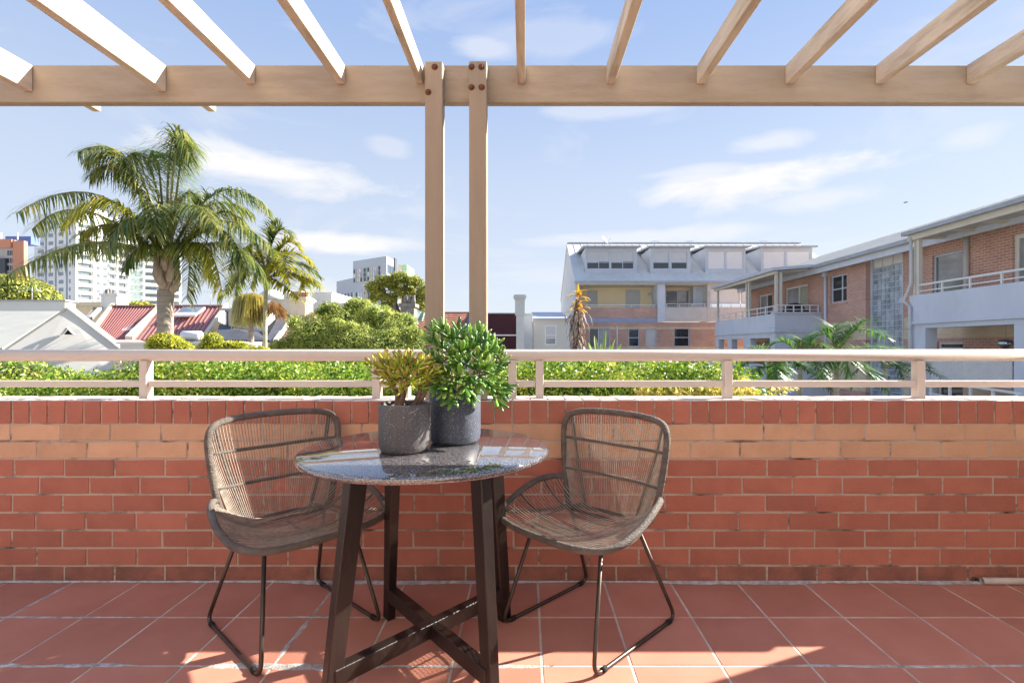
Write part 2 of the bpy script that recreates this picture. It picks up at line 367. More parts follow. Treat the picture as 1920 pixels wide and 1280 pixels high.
# ================================================================ RAILING
m_rail = M('rail_paint', (.64,.56,.49), (.60,.515,.445), scale=3, rough=.42, bump=.05, bscale=60, dirt=.10, dirtc=(.3,.2,.15))
rl = thing('railing', 'cream painted tubular metal railing along the top of the brick parapet', 'railing', (0, 2.535, .859))
t = MB().tube([(-4.3, 2.535, 1.071), (-.9, 2.535, 1.071), (.3, 2.535, 1.0705), (2.53, 2.535, 1.071)], .0293, 24); t.build('top_rail', m_rail, rl)
posts = [-170, 267, 704.5, 759.5, 960.5, 1012, 1367, 1729]
xs = [(p-VX)*2.51/F for p in posts]
for x in xs: 
    MB().box(x-.0195, x+.0195, 2.51, 2.56, .8555, 1.045).build('post', m_rail, rl, bevel=.003)
    MB().box(x-.026, x+.026, 2.503, 2.567, .853, .8595).build('foot_plate', m_rail, rl, bevel=.001)
segs = [(-4.3, xs[0])]+[(xs[i], xs[i+1]) for i in range(7)]+[(xs[7], 2.53)]
for i, (a, b) in enumerate(segs):
    if i == 4 : continue
    MB().box(a+(.0195 if i else 0), b-(.0195 if i < 8 else 0), 2.52, 2.55, .913, .945).build('mid_rail', m_rail, rl, bevel=.003)

# ================================================================ PERGOLA
def woodmat(name, c1, c2, dirt, stretch):
    return M(name, c1, c2, scale=7, rough=.62, bump=.15, bscale=55, stretch=stretch, dirt=dirt, dirtc=(.15,.10,.06), spec=.35)
m_post = woodmat('painted_post_wood', (.34,.27,.205), (.31,.245,.185), .12, (3, 3, .3))
m_beam = woodmat('painted_beam_wood', (.42,.34,.255), (.37,.295,.215), .42, (.5, 3, 3))
m_raft = woodmat('painted_rafter_wood', (.72,.61,.48), (.56,.46,.34), .75, (3, .5, 3))
m_rust = M('rusted_steel', (.20,.075,.035), (.09,.035,.02), scale=60, rough=.8, bump=.5, bscale=200)
pg = thing('pergola', 'beige painted timber pergola on twin posts over the balcony', 'pergola', (-.33, 2.46, .859))
MB().box(-.4795, -.3955, 2.42, 2.489, .8585, 2.476).build('post', m_post, pg, bevel=.003)
MB().box(-.2690, -.1845, 2.42, 2.489, .8585, 2.478).build('post', m_post, pg, bevel=.003)
MB().box(-4.4, 3.2, 2.49, 2.535, 2.314, 2.497).build('beam', m_beam, pg, bevel=.003)
MB().box(-4.4, 3.2, -1.999, -1.955, 2.314, 2.497).build('beam', m_beam, pg, bevel=.003)
raf = [(-122,-105,0),(45,62,1),(295,312,1),(462.5,479,0),(631,647.5,0),(781.5,794,0),(970,985,0),(1136.5,1152,0),(1306,1321,0),(1472,1487,0),(1641,1656,0),(1811,1826,0),(1982,1997,0)]
for a, b, deep in raf:
    xa, xb = (a-VX)*2.49/F, (b-VX)*2.49/F; zb = 2.366 if deep else 2.402
    j = random.uniform(-.004, .004)
    mb = MB().hexa([(xa+j,-1.953,zb),(xb+j,-1.953,zb),(xb,2.488,zb),(xa,2.488,zb),(xa+j,-1.953,2.493),(xb+j,-1.953,2.493),(xb,2.488,2.493),(xa,2.488,2.493)])
    mb.build('rafter', m_raft, pg, bevel=.002)
    if deep: MB().box(xa, xb, 2.5365, 2.89, 2.452, 2.492).build('rafter_tail', m_raft, pg, bevel=.002)
for (px, py) in ((815, 126), (803, 173), (884, 126), (902.5, 126), (884, 164), (903, 164)):
    p = px2(px, py, 2.42)
    b = MB(); n = 12
    prof = [(.0155, 0), (.0155, .002), (.0085, .003), (.0095, .009), (.0075, .012), (0, .0125)]
    vs = []; fs = []
    for r, d in prof:
        for k in range(n): vs.append((p.x+r*cos(2*pi*k/n), 2.4205-d, p.z+r*sin(2*pi*k/n)))
    for i in range(len(prof)-1):
        for k in range(n): fs.append((i*n+k, i*n+(k+1) % n, (i+1)*n+(k+1) % n, (i+1)*n+k))
    b.add(vs, fs, False).build('bolt', m_rust, pg)

# ================================================================ PVC PIPE
m_pvc = M('white_plastic', (.62,.57,.52), (.5,.44,.39), scale=14, rough=.5, dirt=.25, dirtc=(.2,.14,.1))
m_black = M('black_hole', (.012,.01,.009), rough=.9)
pp = thing('drain_pipe', 'white plastic pipe lying on the tiles at the foot of the brick wall', 'pipe', (2.3, 2.375, 0))
xa = (1842-VX)*2.375/F; b = MB(); pts = [(xa, 2.378, .0165), (2.53, 2.372, .0165)]
b.tube(pts, .0155, 20, cap=False).tube(pts, .0125, 20, cap=False)
b.build('pipe_body', m_pvc, pp); MB().tube([(xa+.03,2.378,.0165),(xa+.035,2.378,.0165)], .0124, 16).build('pipe_bore', m_black, pp)
wh = thing('weep_hole', 'round clay weep hole sleeve in the wall beside the pipe end', 'drain', (2.13, 2.4, .02))
b = MB(); n = 20; c = px2(1829, 1089, 2.395)
for r0, r1, y0, y1 in ((.013, .018, 2.392, 2.392), (.018, .018, 2.392, 2.41), (.013, .012, 2.392, 2.409)):
    vs = [(c.x+r0*cos(2*pi*k/n), y0, c.z+r0*sin(2*pi*k/n)) for k in range(n)]+[(c.x+r1*cos(2*pi*k/n), y1, c.z+r1*sin(2*pi*k/n)) for k in range(n)]
    b.add(vs, [(k, (k+1) % n, n+(k+1) % n, n+k) for k in range(n)], True)
b.build('sleeve', M('dirty_clay', (.12,.075,.05), (.06,.04,.03), scale=50, rough=.9), wh)
MB().add([(c.x+.0125*cos(2*pi*k/n), 2.4035, c.z+.0125*sin(2*pi*k/n)) for k in range(n)], [tuple(range(n))]).build('bore', m_black, wh)

# ================================================================ TABLE
TX, TY, TH = -.361, 1.868, .747
def granite():
    m = bpy.data.materials.new('granite'); m.use_nodes = True; t = m.node_tree; n = t.nodes; l = t.links; b = n['Principled BSDF']
    tc = n.new('ShaderNodeTexCoord')
    v1 = n.new('ShaderNodeTexVoronoi'); v1.inputs['Scale'].default_value = 330; l.new(tc.outputs['Object'], v1.inputs[0])
    n1 = n.new('ShaderNodeTexNoise'); n1.inputs['Scale'].default_value = 150; n1.inputs['Detail'].default_value = 5; n1.inputs['Roughness'].default_value = .75; l.new(tc.outputs['Object'], n1.inputs[0])
    s = n.new('ShaderNodeSeparateColor'); l.new(v1.outputs['Color'], s.inputs[0])
    a = n.new('ShaderNodeMath'); a.operation = 'MULTIPLY_ADD'; l.new(s.outputs[0], a.inputs[0]); a.inputs[1].default_value = .45; l.new(n1.outputs[0], a.inputs[2])
    r = n.new('ShaderNodeValToRGB'); l.new(a.outputs[0], r.inputs[0]); e = r.color_ramp.elements
    e[0].position = .46; e[0].color = (.012,.012,.016,1); e[1].position = 1.12; e[1].color = (.30,.29,.30,1)
    for p, c in ((.62, (.05,.045,.05,1)), (.78, (.10,.09,.095,1))): x = e.new(p); x.color = c
    l.new(r.outputs[0], b.inputs['Base Color']); b.inputs['Roughness'].default_value = .035; b.inputs['IOR'].default_value = 2.0
    b.inputs['Coat Weight'].default_value = 1.0; b.inputs['Coat Roughness'].default_value = .02
    return m
m_espresso = M('espresso_wood', (.018,.011,.009), (.011,.007,.006), scale=6, rough=.36, bump=.15, bscale=45, stretch=(4, 4, .35), spec=.5, dirt=.12, dirtc=(.07,.06,.055))
tb = thing('round_table', 'round polished granite table on splayed dark timber legs between two wicker chairs', 'table', (TX, TY, 0))
R = .449
MB().lathe((TX, TY, TH-.024), [(0, 0), (R-.012, 0), (R-.004, .002), (R, .007), (R+.0005, .012), (R, .017), (R-.004, .022), (R-.009, .024), (0, .024)], 128).build('table_top', granite(), tb)
# legs: foot and top centres taken from the photograph
def wp(px, py, z):             # point on a horizontal plane z
    Y = (H-z)*F/(py-VY); return Vector(((px-VX)*Y/F, Y, z))
feet = [Vector((-.575, 1.478, 0)), Vector((-.545, 2.09, 0)), Vector((-.115, 1.495, 0)), Vector((-.085, 2.085, 0))]
ctr = Vector((-.335, 1.785, 0))
feet = [Vector((-.592, 1.515, 0)), Vector((-.560, 2.085, 0)), Vector((-.100, 1.525, 0)), Vector((-.085, 2.075, 0))]
tops = [Vector((-.535, 1.61, TH-.024)), Vector((-.515, 1.975, TH-.024)), Vector((-.145, 1.63, TH-.024)), Vector((-.125, 1.97, TH-.024))]
mid = sum(feet, Vector())/4
for f, tp in zip(feet, tops):
    w0, w1 = .050, .064
    ang = atan2(f.y-mid.y, f.x-mid.x); rad = Vector((cos(ang), sin(ang), 0)); tan = Vector((-sin(ang), cos(ang), 0)); p = []
    for q, w in ((f, w0), (tp, w1)):
        for i, j in ((-1,-1),(1,-1),(1,1),(-1,1)): p.append(q+rad*i*w*.50+tan*j*w*.33)
    MB().hexa(p).build('leg', m_espresso, tb, bevel=.003)
for a, b, z in ((0, 3, .118), (1, 2, .113)):
    pa = feet[a].lerp(tops[a], z/TH); pb = feet[b].lerp(tops[b], z/TH); pa.z = pb.z = z
    MB().bar(pa, pb, .040, .052).build('stretcher', m_espresso, tb, bevel=.002)
for a, b in ((0, 3), (1, 2)):
    pa = tops[a].copy(); pb = tops[b].copy(); pa.z = pb.z = TH-.047+(.002 if a else 0)
    MB().bar(pa, pb, .040, .045).build('top_rail', m_espresso, tb, bevel=.002)

# ================================================================ WICKER CHAIRS
m_wick = M('grey_wicker', (.44,.38,.32), (.30,.255,.21), scale=40, rough=.65, bump=.5, bscale=260, coords='obj', island=.18, spec=.35)
m_wrap = M('wicker_wrap', (.185,.158,.136), (.115,.096,.083), scale=30, rough=.6, bump=1.0, bscale=230, coords='obj', spec=.35, stretch=(.5, .5, 1))
m_tube = M('bronze_steel', (.085,.062,.050), (.06,.043,.035), scale=20, rough=.36, metal=.55)
def cr(pts, n=8, closed=False):    # Catmull-Rom
    P = [Vector(p) for p in pts]; m = len(P); out = []
    rng = range(m if closed else m-1)
    for i in rng:
        p0 = P[(i-1) % m] if (closed or i > 0) else P[0]; p1 = P[i]; p2 = P[(i+1) % m]; p3 = P[(i+2) % m] if (closed or i+2 < m) else P[-1]
        for k in range(n):
            t = k/n; out.append(.5*((2*p1)+(-p0+p2)*t+(2*p0-5*p1+4*p2-p3)*t*t+(-p0+3*p1-3*p2+p3)*t**3))
    if not closed: out.append(P[-1])
    return out
def sample(poly, u):
    L = [0]
    for a, b in zip(poly, poly[1:]): L.append(L[-1]+(b-a).length)
    d = u*L[-1]
    for i in range(len(L)-1):
        if d <= L[i+1]+1e-9: return poly[i].lerp(poly[i+1], (d-L[i])/max(1e-9, L[i+1]-L[i]))
    return poly[-1].copy()
def make_chair(name, label):
    t = thing(name, label, 'chair', (0, 0, 0), 'wicker chairs at the round table')
    # half curves, x > 0; mirrored.  y forward, z up
    hoop = [(.180,-.085,.405),(.212,-.105,.440),(.236,-.120,.510),(.252,-.130,.610),(.262,-.138,.700),(.262,-.146,.762),(.243,-.158,.801),(.195,-.172,.820),(.105,-.187,.828),(.0,-.192,.830)]
    full = hoop+[(-x, y, z) for x, y, z in hoop[-2::-1]]
    H_ = cr(full, 6); MB().tube(H_, .0135, 10).build('back_frame', m_wrap, t)
    rim = [(.242,-.124,.520),(.268,-.085,.528),(.294,-.010,.522),(.306,.070,.497),(.304,.150,.468),(.282,.222,.443),(.225,.274,.429),(.120,.298,.424),(0,.303,.424)]
    rimf = cr(rim+[(-x, y, z) for x, y, z in rim[-2::-1]], 6); MB().tube(rimf, .0130, 10).build('seat_rim', m_wrap, t)
    low = [(.190,-.095,.415),(.215,-.03,.408),(.240,.06,.410),(.258,.14,.420),(.268,.215,.436)]
    for sg in (1, -1): MB().tube(cr([(x*sg, y, z) for x, y, z in low], 5), .0075, 8).build('lower_frame', m_wrap, t)
    lowf = cr([(.18,-.085,.405),(.18,.2,.40),(0,.25,.405),(-.18,.2,.40),(-.18,-.085,.405)], 5)
    rear = cr([(.180,-.085,.405),(.13,-.125,.407),(0,-.145,.409),(-.13,-.125,.407),(-.180,-.085,.405)], 5); MB().tube(rear, .009, 8).build('rear_frame', m_wrap, t)
    # seat surface: strand profile between the rims
    R_ = cr(rim, 6)
    def seat(y, s):      # s -1..1 across
        best = min(R_, key=lambda p: abs(p.y-y)); i = R_.index(best); w = best.x; z = best.z
        # interpolate
        for a, b in zip(R_, R_[1:]):
            if min(a.y, b.y) <= y <= max(a.y, b.y) and abs(b.y-a.y) > 1e-6:
                k = (y-a.y)/(b.y-a.y); w = a.x+(b.x-a.x)*k; z = a.z+(b.z-a.z)*k; break
        zc = .398+.034*max(0, (y-.05)/.25)**2+.012*max(0, (-.02-y)/.12)
        e = 2.6 if y < .2 else 2.2
        return Vector((w*s, y, zc+(z-zc)*abs(s)**e))
    st = MB(); ny = 29
    for i in range(ny):
        y = -.122+(.285+.122)*i/(ny-1)
        if y > .283: continue
        st.tube([seat(y, s) for s in [q/9 for q in range(-9, 10)]], .0020, 4, cap=False)
    # front edge strands run front to back over the lip
    for i in range(-17, 18):
        s = i/18; p = sample(rimf, .5+s*.22); q = Vector((p.x*.86, p.y-.055, 0)); q = seat(q.y, max(-1, min(1, q.x/.29)))
        l_ = sample(lowf, .5+s*.30)
        pass
    # side strands, rim to lower frame
    for sd in (-1, 1):
        for i in range(9):
            k = i/8; p = sample(R_, .02+.50*k); l_ = sample(cr(low, 5), .02+.96*k)
            p = Vector((p.x*sd, p.y, p.z)); l_ = Vector((l_.x*sd, l_.y, l_.z))
            m_ = p.lerp(l_, .5)+Vector((sd*.006, 0, -.004))
            st.tube([p, m_, l_], .0021, 4, cap=False)
    st.build('seat_weave', m_wick, t, kind='stuff')
    rb = MB()
    for s in (-.55, 0, .55): rb.tube([seat(y, s)-Vector((0,0,.006)) for y in [-.11+.39*k/12 for k in range(13)]], .0045, 6)
    for y in (-.03, .10): rb.tube([seat(y, q/9)-Vector((0,0,.006)) for q in range(-9, 10)], .0045, 6)
    rb.build('seat_rib', m_wrap, t)
    # back: strands fan from hoop down to the rear frame
    bk = MB(); nb = 58; top_a, top_b = .235, .765
    def back(u, v):      # u 0..1 across, v 0 top .. 1 bottom
        a = sample(H_, top_a+(top_b-top_a)*u); b = sample(rear, u); p = a.lerp(b, v); x = a.x+(b.x-a.x)*v**1.3
        if abs(u-.5) < .499 or 0 < v < 1:
            w = v if v < .5 else 1-v; y = surf(x, p.z); e = min(1, min(v, 1-v)*5); p.y = p.y+(y-p.y)*e
        p.x = x; return p
    def surf(x, z): return -.145-.047*(z-.41)/.43+(1.0-.45*min(1, max(0, (z-.45)/.2)))*x*x
    def side_x(z):
        for a, b in zip(H_, H_[1:]):
            if a.z <= z <= b.z: return a.x+(b.x-a.x)*(z-a.z)/(b.z-a.z)
        return .2
    for i in range(nb+1):
        u = i/nb; bk.tube([back(u, v/8) for v in range(9)], .0020, 4, cap=False)
    bk.build('back_weave', m_wick, t, kind='stuff')
    for z in (.565, .700):
        w = abs(side_x(z)); r = MB().tube([Vector((w*k/8, surf(w*k/8, z)-.005, z-.006*(1-abs(k/8)))) for k in range(-8, 9)], .008, 7); r.build('back_rail', m_wrap, t)
    for u in (.17, .83): MB().tube([back(u, v/8)+Vector((0,-.007,0)) for v in range(9)], .0085, 7).build('back_rib', m_wrap, t)
    # sled legs
    for sd in (-1, 1):
        x0, x1 = .170*sd, .229*sd
        P = [(x0, .150, .392), (x0+(x1-x0)*.8, .235, .07), (x1, .255, .022), (x1, .225, .008), (x1, -.205, .008), (x1, -.252, .030), (x0+(x1-x0)*.75, -.215, .12), (x0, -.105, .398)]
        pts = []
        def fil(a, b, c, r):
            a, b, c = Vector(a), Vector(b), Vector(c); d1 = (a-b).normalized()*r; d2 = (c-b).normalized()*r
            return [b+d1*(1-k/6)**2+d2*(k/6)**2 for k in range(7)]
        A = (x0, .150, .394); B = (x1, .272, .0085); C_ = (x1, -.268, .0085); D = (x0, -.085, .402)
        pts = [A]+fil(A, B, C_, .05)+fil(B, C_, D, .05)+[D]
        MB().tube(pts, .0078, 10).build('sled_leg', m_tube, t)
        for yy in (.215, -.215): MB().tube([(x1, yy-.012, .0095), (x1, yy+.012, .0095)], .0105, 8).build('foot_glide', m_black, t)
    MB().tube([(-.165,.150,.394),(.165,.150,.394)], .0075, 8).build('cross_bar', m_tube, t); MB().tube([(-.165,-.085,.402),(.165,-.085,.402)], .0075, 8).build('cross_bar', m_tube, t)
    return t
ch = make_chair('wicker_chair', 'grey wicker chair left of the round table, turned to face right')
ch.location = (-.935, 2.045, 0); ch.rotation_euler = (0, 0, atan2(-.665, .745)-pi/2)
c2 = ch.copy(); C.objects.link(c2); c2['label'] = 'grey wicker chair right of the round table, turned to face left'
c2.location = (.262, 2.05, 0); c2.rotation_euler = (0, 0, atan2(-.70, -.714)-pi/2)
for k in list(ch.children):
    q = k.copy(); C.objects.link(q); q.parent = c2

# ================================================================ POTS AND SUCCULENTS
def speckle(name, base, base2):
    m = bpy.data.materials.new(name); m.use_nodes = True; t = m.node_tree; n = t.nodes; l = t.links; b = n['Principled BSDF']
    tc = n.new('ShaderNodeTexCoord'); v = n.new('ShaderNodeTexVoronoi'); v.inputs['Scale'].default_value = 430; l.new(tc.outputs['Object'], v.inputs[0])
    s = n.new('ShaderNodeSeparateColor'); l.new(v.outputs['Color'], s.inputs[0])
    g1 = n.new('ShaderNodeMath'); g1.operation = 'GREATER_THAN'; l.new(s.outputs[0], g1.inputs[0]); g1.inputs[1].default_value = .80
    d = n.new('ShaderNodeMath'); d.operation = 'LESS_THAN'; l.new(v.outputs['Distance'], d.inputs[0])
    sz = n.new('ShaderNodeMath'); sz.operation = 'MULTIPLY'; l.new(s.outputs[1], sz.inputs[0]); sz.inputs[1].default_value = .42; l.new(sz.outputs[0], d.inputs[1])
    mm = n.new('ShaderNodeMath'); mm.operation = 'MULTIPLY'; l.new(g1.outputs[0], mm.inputs[0]); l.new(d.outputs[0], mm.inputs[1])
    nz = n.new('ShaderNodeTexNoise'); nz.inputs['Scale'].default_value = 40; nz.inputs['Detail'].default_value = 8; l.new(tc.outputs['Object'], nz.inputs[0])
    m1 = n.new('ShaderNodeMix'); m1.data_type = 'RGBA'; l.new(nz.outputs[0], m1.inputs[0]); m1.inputs[6].default_value = (*base, 1); m1.inputs[7].default_value = (*base2, 1)
    mx = n.new('ShaderNodeMix'); mx.data_type = 'RGBA'; l.new(mm.outputs[0], mx.inputs[0]); l.new(m1.outputs[2], mx.inputs[6]); mx.inputs[7].default_value = (.62,.62,.62,1)
    l.new(mx.outputs[2], b.inputs['Base Color']); b.inputs['Roughness'].default_value = .55
    bp = n.new('ShaderNodeBump'); bp.inputs['Strength'].default_value = .12; bp.inputs['Distance'].default_value = .002; l.new(nz.outputs[0], bp.inputs['Height']); l.new(bp.outputs[0], b.inputs['Normal'])
    return m
m_soil = M('potting_soil', (.035,.024,.018), (.02,.014,.01), scale=60, rough=1, bump=1, bscale=90)
def pot(name, label, x, y, r, h, mat):
    t = thing(name, label, 'plant pot', (x, y, TH+.0005), 'speckled pots on the table'); z = TH+.0005
    MB().lathe((x, y, z), [(0, 0), (r*.80, 0), (r*.90, .003), (r*.97, .014), (r, .034), (r, h-.004), (r-.002, h), (r-.006, h), (r-.008, h-.004), (r-.008, h-.03), (0, h-.03)], 64).build('pot_body', mat, t)
    b = MB(); vs = [(x, y, z+h-.020)]; n = 40
    for rr in (.5, 1):
        for k in range(n): vs.append((x+(r-.0085)*rr*cos(2*pi*k/n), y+(r-.0085)*rr*sin(2*pi*k/n), z+h-.021+random.uniform(-.004,.004)))
    b.add(vs, [(0, 1+k, 1+(k+1) % n) for k in range(n)]+[(1+k, 1+n+k, 1+n+(k+1) % n, 1+(k+1) % n) for k in range(n)], True).build('soil', m_soil, t)
    return t
pot('plant_pot', 'smaller grey speckled pot at the front of the table holding the reddish succulent', -.427, 1.795, .0905, .168, speckle('grey_terrazzo', (.098,.090,.094), (.066,.060,.064)))
pot('plant_pot', 'larger blue-grey speckled pot behind, holding the tall green succulent', -.272, 1.962, .0985, .203, speckle('blue_terrazzo', (.070,.083,.118), (.045,.055,.082)))
def leafmesh(mat, L=.040, r=.0051):
    b = MB(); n = 6; prof = [(.35, 0), (.65, .16), (.95, .45), (1.08, .72), (.95, .88), (.50, .97), (0, 1.0)]; vs = []; fs = []
    for i, (a, z) in enumerate(prof):
        for k in range(n):
            vs.append((r*a*cos(2*pi*k/n)*1.15, r*a*sin(2*pi*k/n)*(.62 if z > .3 else .8)+L*.10*z*z, L*z))
    for i in range(len(prof)-1):
        for k in range(n): fs.append((i*n+k, i*n+(k+1) % n, (i+1)*n+(k+1) % n, (i+1)*n+k))
    b.add(vs, fs, True); o = b.build('leaf', mat); me = o.data; bpy.data.objects.remove(o); return me
m_lg = rampmat('jade_leaf', [(.0,(.03,.095,.016)),(.35,(.06,.18,.025)),(.62,(.16,.34,.045)),(1,(.40,.58,.12))], rough=.36, trans=.12, noise_s=14, src='obj', spec=.5)
m_lr = rampmat('russet_leaf', [(.0,(.14,.16,.03)),(.22,(.22,.32,.03)),(.5,(.38,.50,.05)),(.78,(.64,.68,.09)),(1,(.74,.52,.10))], rough=.38, trans=.12, noise_s=22, src='obj', spec=.5, tip=(.30,.09,.045))
m_stem = M('woody_stem', (.22,.145,.10), (.12,.075,.05), scale=60, rough=.8, bump=.6, bscale=120)
def succulent(name, label, base, z0, mat, tips, per, Ls, extra=()):
    t = thing(name, label, 'succulent', (base[0], base[1], z0)); B = Vector((base[0], base[1], z0)); st = MB()
    hubs = []
    for tp in tips:
        best = B+Vector((random.uniform(-.022,.022), random.uniform(-.022,.022), -.004)); m_ = best.lerp(tp, .45)+Vector((random.uniform(-.015,.015), random.uniform(-.015,.015), random.uniform(0,.02)))
        if hubs:
            h = min(hubs, key=lambda q: (q-tp).length)
            if (h-tp).length < (m_-tp).length*1.05: best, m_ = h, h.lerp(tp, .5)+Vector((random.uniform(-.01,.01), random.uniform(-.01,.01), -.006))
        main = best.z < z0+.01
        c = cr([best, m_, tp], 5); st.tube(c, [(.0085 if main else .0042)*(1-.5*i/len(c)) for i in range(len(c))], 6); hubs += c[3::3]
    for q in extra: st.tube(cr([Vector(p_) for p_ in q], 5), [.0125*(1-.06*i) for i in range(5*(len(q)-1)+1)], 8)
    st.build('stem', m_stem, t)
    lm = leafmesh(mat); allL = []
    cen = sum(tips, Vector())/len(tips)
    for tp in tips:
        ax = ((tp-cen)*Vector((1, 1, .7))).normalized()*.8+Vector((0, 0, .55)); ax.normalize()
        if tp.z < cen.z-.05: ax = ((tp-cen).normalized()+Vector((0,0,-.05))).normalized()
        u = ax.orthogonal().normalized(); w = ax.cross(u)
        for k in range(per):
            th = k*2.399+random.uniform(-.2,.2); el = radians(15+70*(k/per)+random.uniform(-8, 8)); d = (ax*cos(el)+(u*cos(th)+w*sin(th))*sin(el)).normalized()
            p = tp-ax*.022*(k/per)+d*.003; s = Ls*random.uniform(.75, 1.15)*(.7+.45*sin(pi*min(1,(k+2)/per)))
            allL.append((p, d, s))
    allL.sort(key=lambda q: q[0].y)
    for i, (p, d, s) in enumerate(allL[:300]):
        o = piece(lm, t, p, name='leaf'); o.rotation_mode = 'QUATERNION'; o.rotation_quaternion = d.to_track_quat('Z', 'Y') @ Vector((0,0,1)).rotation_difference(Vector((0,0,1))); o.scale = (s*random.uniform(.9,1.15), s, s)
    if len(allL) > 300:
        b = MB(); src = [v.co.copy() for v in lm.vertices]; fs = [tuple(p.vertices) for p in lm.polygons]
        for p, d, s in allL[300:]:
            q = d.to_track_quat('Z', 'Y'); b.add([q @ (v*s)+p for v in src], fs, True)
        m2 = rampmat(mat.name+'_far', [], src='island') if False else mat
        b.build('rear_leaves', MATS[mat.name+'_island'], t, kind='stuff')
    return t
rampmat('jade_leaf_island', [(.0,(.03,.095,.016)),(.35,(.06,.18,.025)),(.62,(.16,.34,.045)),(1,(.40,.58,.12))], rough=.28, trans=.12, noise_s=14, spec=.6)
rampmat('russet_leaf_island', [(.0,(.24,.07,.03)),(.22,(.30,.26,.03)),(.45,(.42,.46,.05)),(.75,(.66,.62,.08)),(1,(.70,.36,.08))], rough=.30, trans=.12, noise_s=22, spec=.6)
def tipat(px, py, Y): return px2(px, py, Y)
T1 = [tipat(*q) for q in ((703,684,1.80),(722,690,1.76),(716,704,1.78),(735,680,1.82),(742,692,1.74),(752,676,1.80),(765,684,1.76),(768,670,1.82),(780,690,1.78),
      (760,704,1.72),(745,712,1.73),(733,720,1.75),(770,716,1.74),(755,726,1.74),(785,702,1.82),(798,694,1.84),(812,698,1.82),(800,712,1.80),(822,706,1.84),(787,722,1.80),
      (728,706,1.74),(808,684,1.86),(775,700,1.88),(750,690,1.88),(720,676,1.84),(818,722,1.82),(790,680,1.80))]
succulent('succulent_plant', 'finger-leaved succulent with yellow-green and russet leaves in the smaller pot', (-.427, 1.795), TH+.150, m_lr, T1, 13, 1.0, extra=[[(-.452,1.79,TH+.145), px2(745,740,1.785), px2(738,722,1.78), px2(728,706,1.78)], [(-.445,1.785,TH+.145), px2(758,735,1.78), px2(762,716,1.77)], [(-.40,1.80,TH+.145), px2(786,738,1.80), px2(790,715,1.80)], [(-.395,1.81,TH+.145), px2(797,735,1.80), px2(806,712,1.80)]])
T2 = [tipat(*q) for q in ((812,622,1.95),(828,616,1.92),(805,640,1.93),(842,630,1.90),(860,618,1.96),(850,642,1.90),(826,648,1.90),(810,668,1.92),(872,634,1.94),(884,626,1.98),
      (900,628,1.94),(893,645,1.90),(912,640,1.94),(925,650,1.96),(932,665,1.92),(915,662,1.88),(938,680,1.95),(898,665,1.88),(880,655,1.88),(864,660,1.86),(845,668,1.86),(826,680,1.86),
      (856,686,1.84),(875,680,1.84),(893,690,1.84),(910,690,1.86),(836,700,1.84),(860,706,1.82),(880,708,1.82),(900,710,1.86),(820,722,1.80),(836,730,1.80),(850,744,1.80),(846,722,1.80),(872,728,1.80),
      (884,742,1.82),(925,730,1.90),(938,738,1.90),(932,750,1.88),(944,722,1.92),(915,716,1.90),(866,640,2.02),(838,655,2.04),(905,675,2.03),(880,668,2.06),(850,690,2.05),(820,706,1.96),(930,700,1.96),(862,672,1.96),(890,720,1.98))]
succulent('succulent_plant', 'tall bushy green finger-leaved succulent in the larger pot', (-.272, 1.962), TH+.185, m_lg, T2, 11, 1.18)
# ================================================================ BUILDINGS
class Fr:                       # a wall frame: along u, outward n
    def __init__(s, O, u, n): s.O = Vector((*O, 0)); s.u = Vector((*u, 0)).normalized(); s.n = Vector((*n, 0)).normalized()
    def p(s, u, z, d=0): q = s.O+s.u*u+s.n*d; return (q.x, q.y, z)
def fbox(mb, fr, u0, u1, z0, z1, d0, d1):
    return mb.hexa([fr.p(u0,z0,d1), fr.p(u1,z0,d1), fr.p(u1,z0,d0), fr.p(u0,z0,d0), fr.p(u0,z1,d1), fr.p(u1,z1,d1), fr.p(u1,z1,d0), fr.p(u0,z1,d0)])
def facade(mb, fr, u0, u1, z0, z1, holes=(), d=0, rev=.12):
    us = sorted({u0, u1, *[h[0] for h in holes], *[h[1] for h in holes]}); zs = sorted({z0, z1, *[h[2] for h in holes], *[h[3] for h in holes]})
    us = [u for u in us if u0-1e-6 <= u <= u1+1e-6]; zs = [z for z in zs if z0-1e-6 <= z <= z1+1e-6]
    for a, b in zip(us, us[1:]):
        for c, e in zip(zs, zs[1:]):
            mu, mz = (a+b)/2, (c+e)/2
            if any(h[0] < mu < h[1] and h[2] < mz < h[3] for h in holes): continue
            mb.add([fr.p(a,c,d), fr.p(b,c,d), fr.p(b,e,d), fr.p(a,e,d)], [(0,1,2,3)])
    for a, b, c, e in [h[:4] for h in holes]:
        for q in (((a,c),(b,c)), ((b,c),(b,e)), ((b,e),(a,e)), ((a,e),(a,c))):
            (ua, za), (ub, zb) = q; mb.add([fr.p(ua,za,d), fr.p(ub,zb,d), fr.p(ub,zb,d-rev), fr.p(ua,za,d-rev)], [(0,1,2,3)])
    return mb
def glassmat(name, c, rough=.06):
    m = M(name, c, tuple(x*.6 for x in c), scale=1.3, rough=rough, spec=.9); return m
g_dark = glassmat('dark_glass', (.03,.037,.05)); g_mid = glassmat('curtained_glass', (.36,.38,.41), .15)
m_blind = M('roller_blind', (.60,.60,.60), (.55,.55,.56), scale=2, rough=.8); m_shut = M('white_shutter', (.80,.80,.79), (.76,.76,.76), scale=2, rough=.6)
m_wframe = M('grey_window_frame', (.62,.66,.72), rough=.5); m_white = M('white_paint', (.80,.79,.77), (.74,.73,.71), scale=4, rough=.5)
m_blue = M('blue_grey_render', (.66,.695,.765), (.60,.635,.70), scale=.9, rough=.85, dirt=.45, dirtc=(.36,.37,.38), stretch=(1,1,.35), bump=.1, bscale=12)
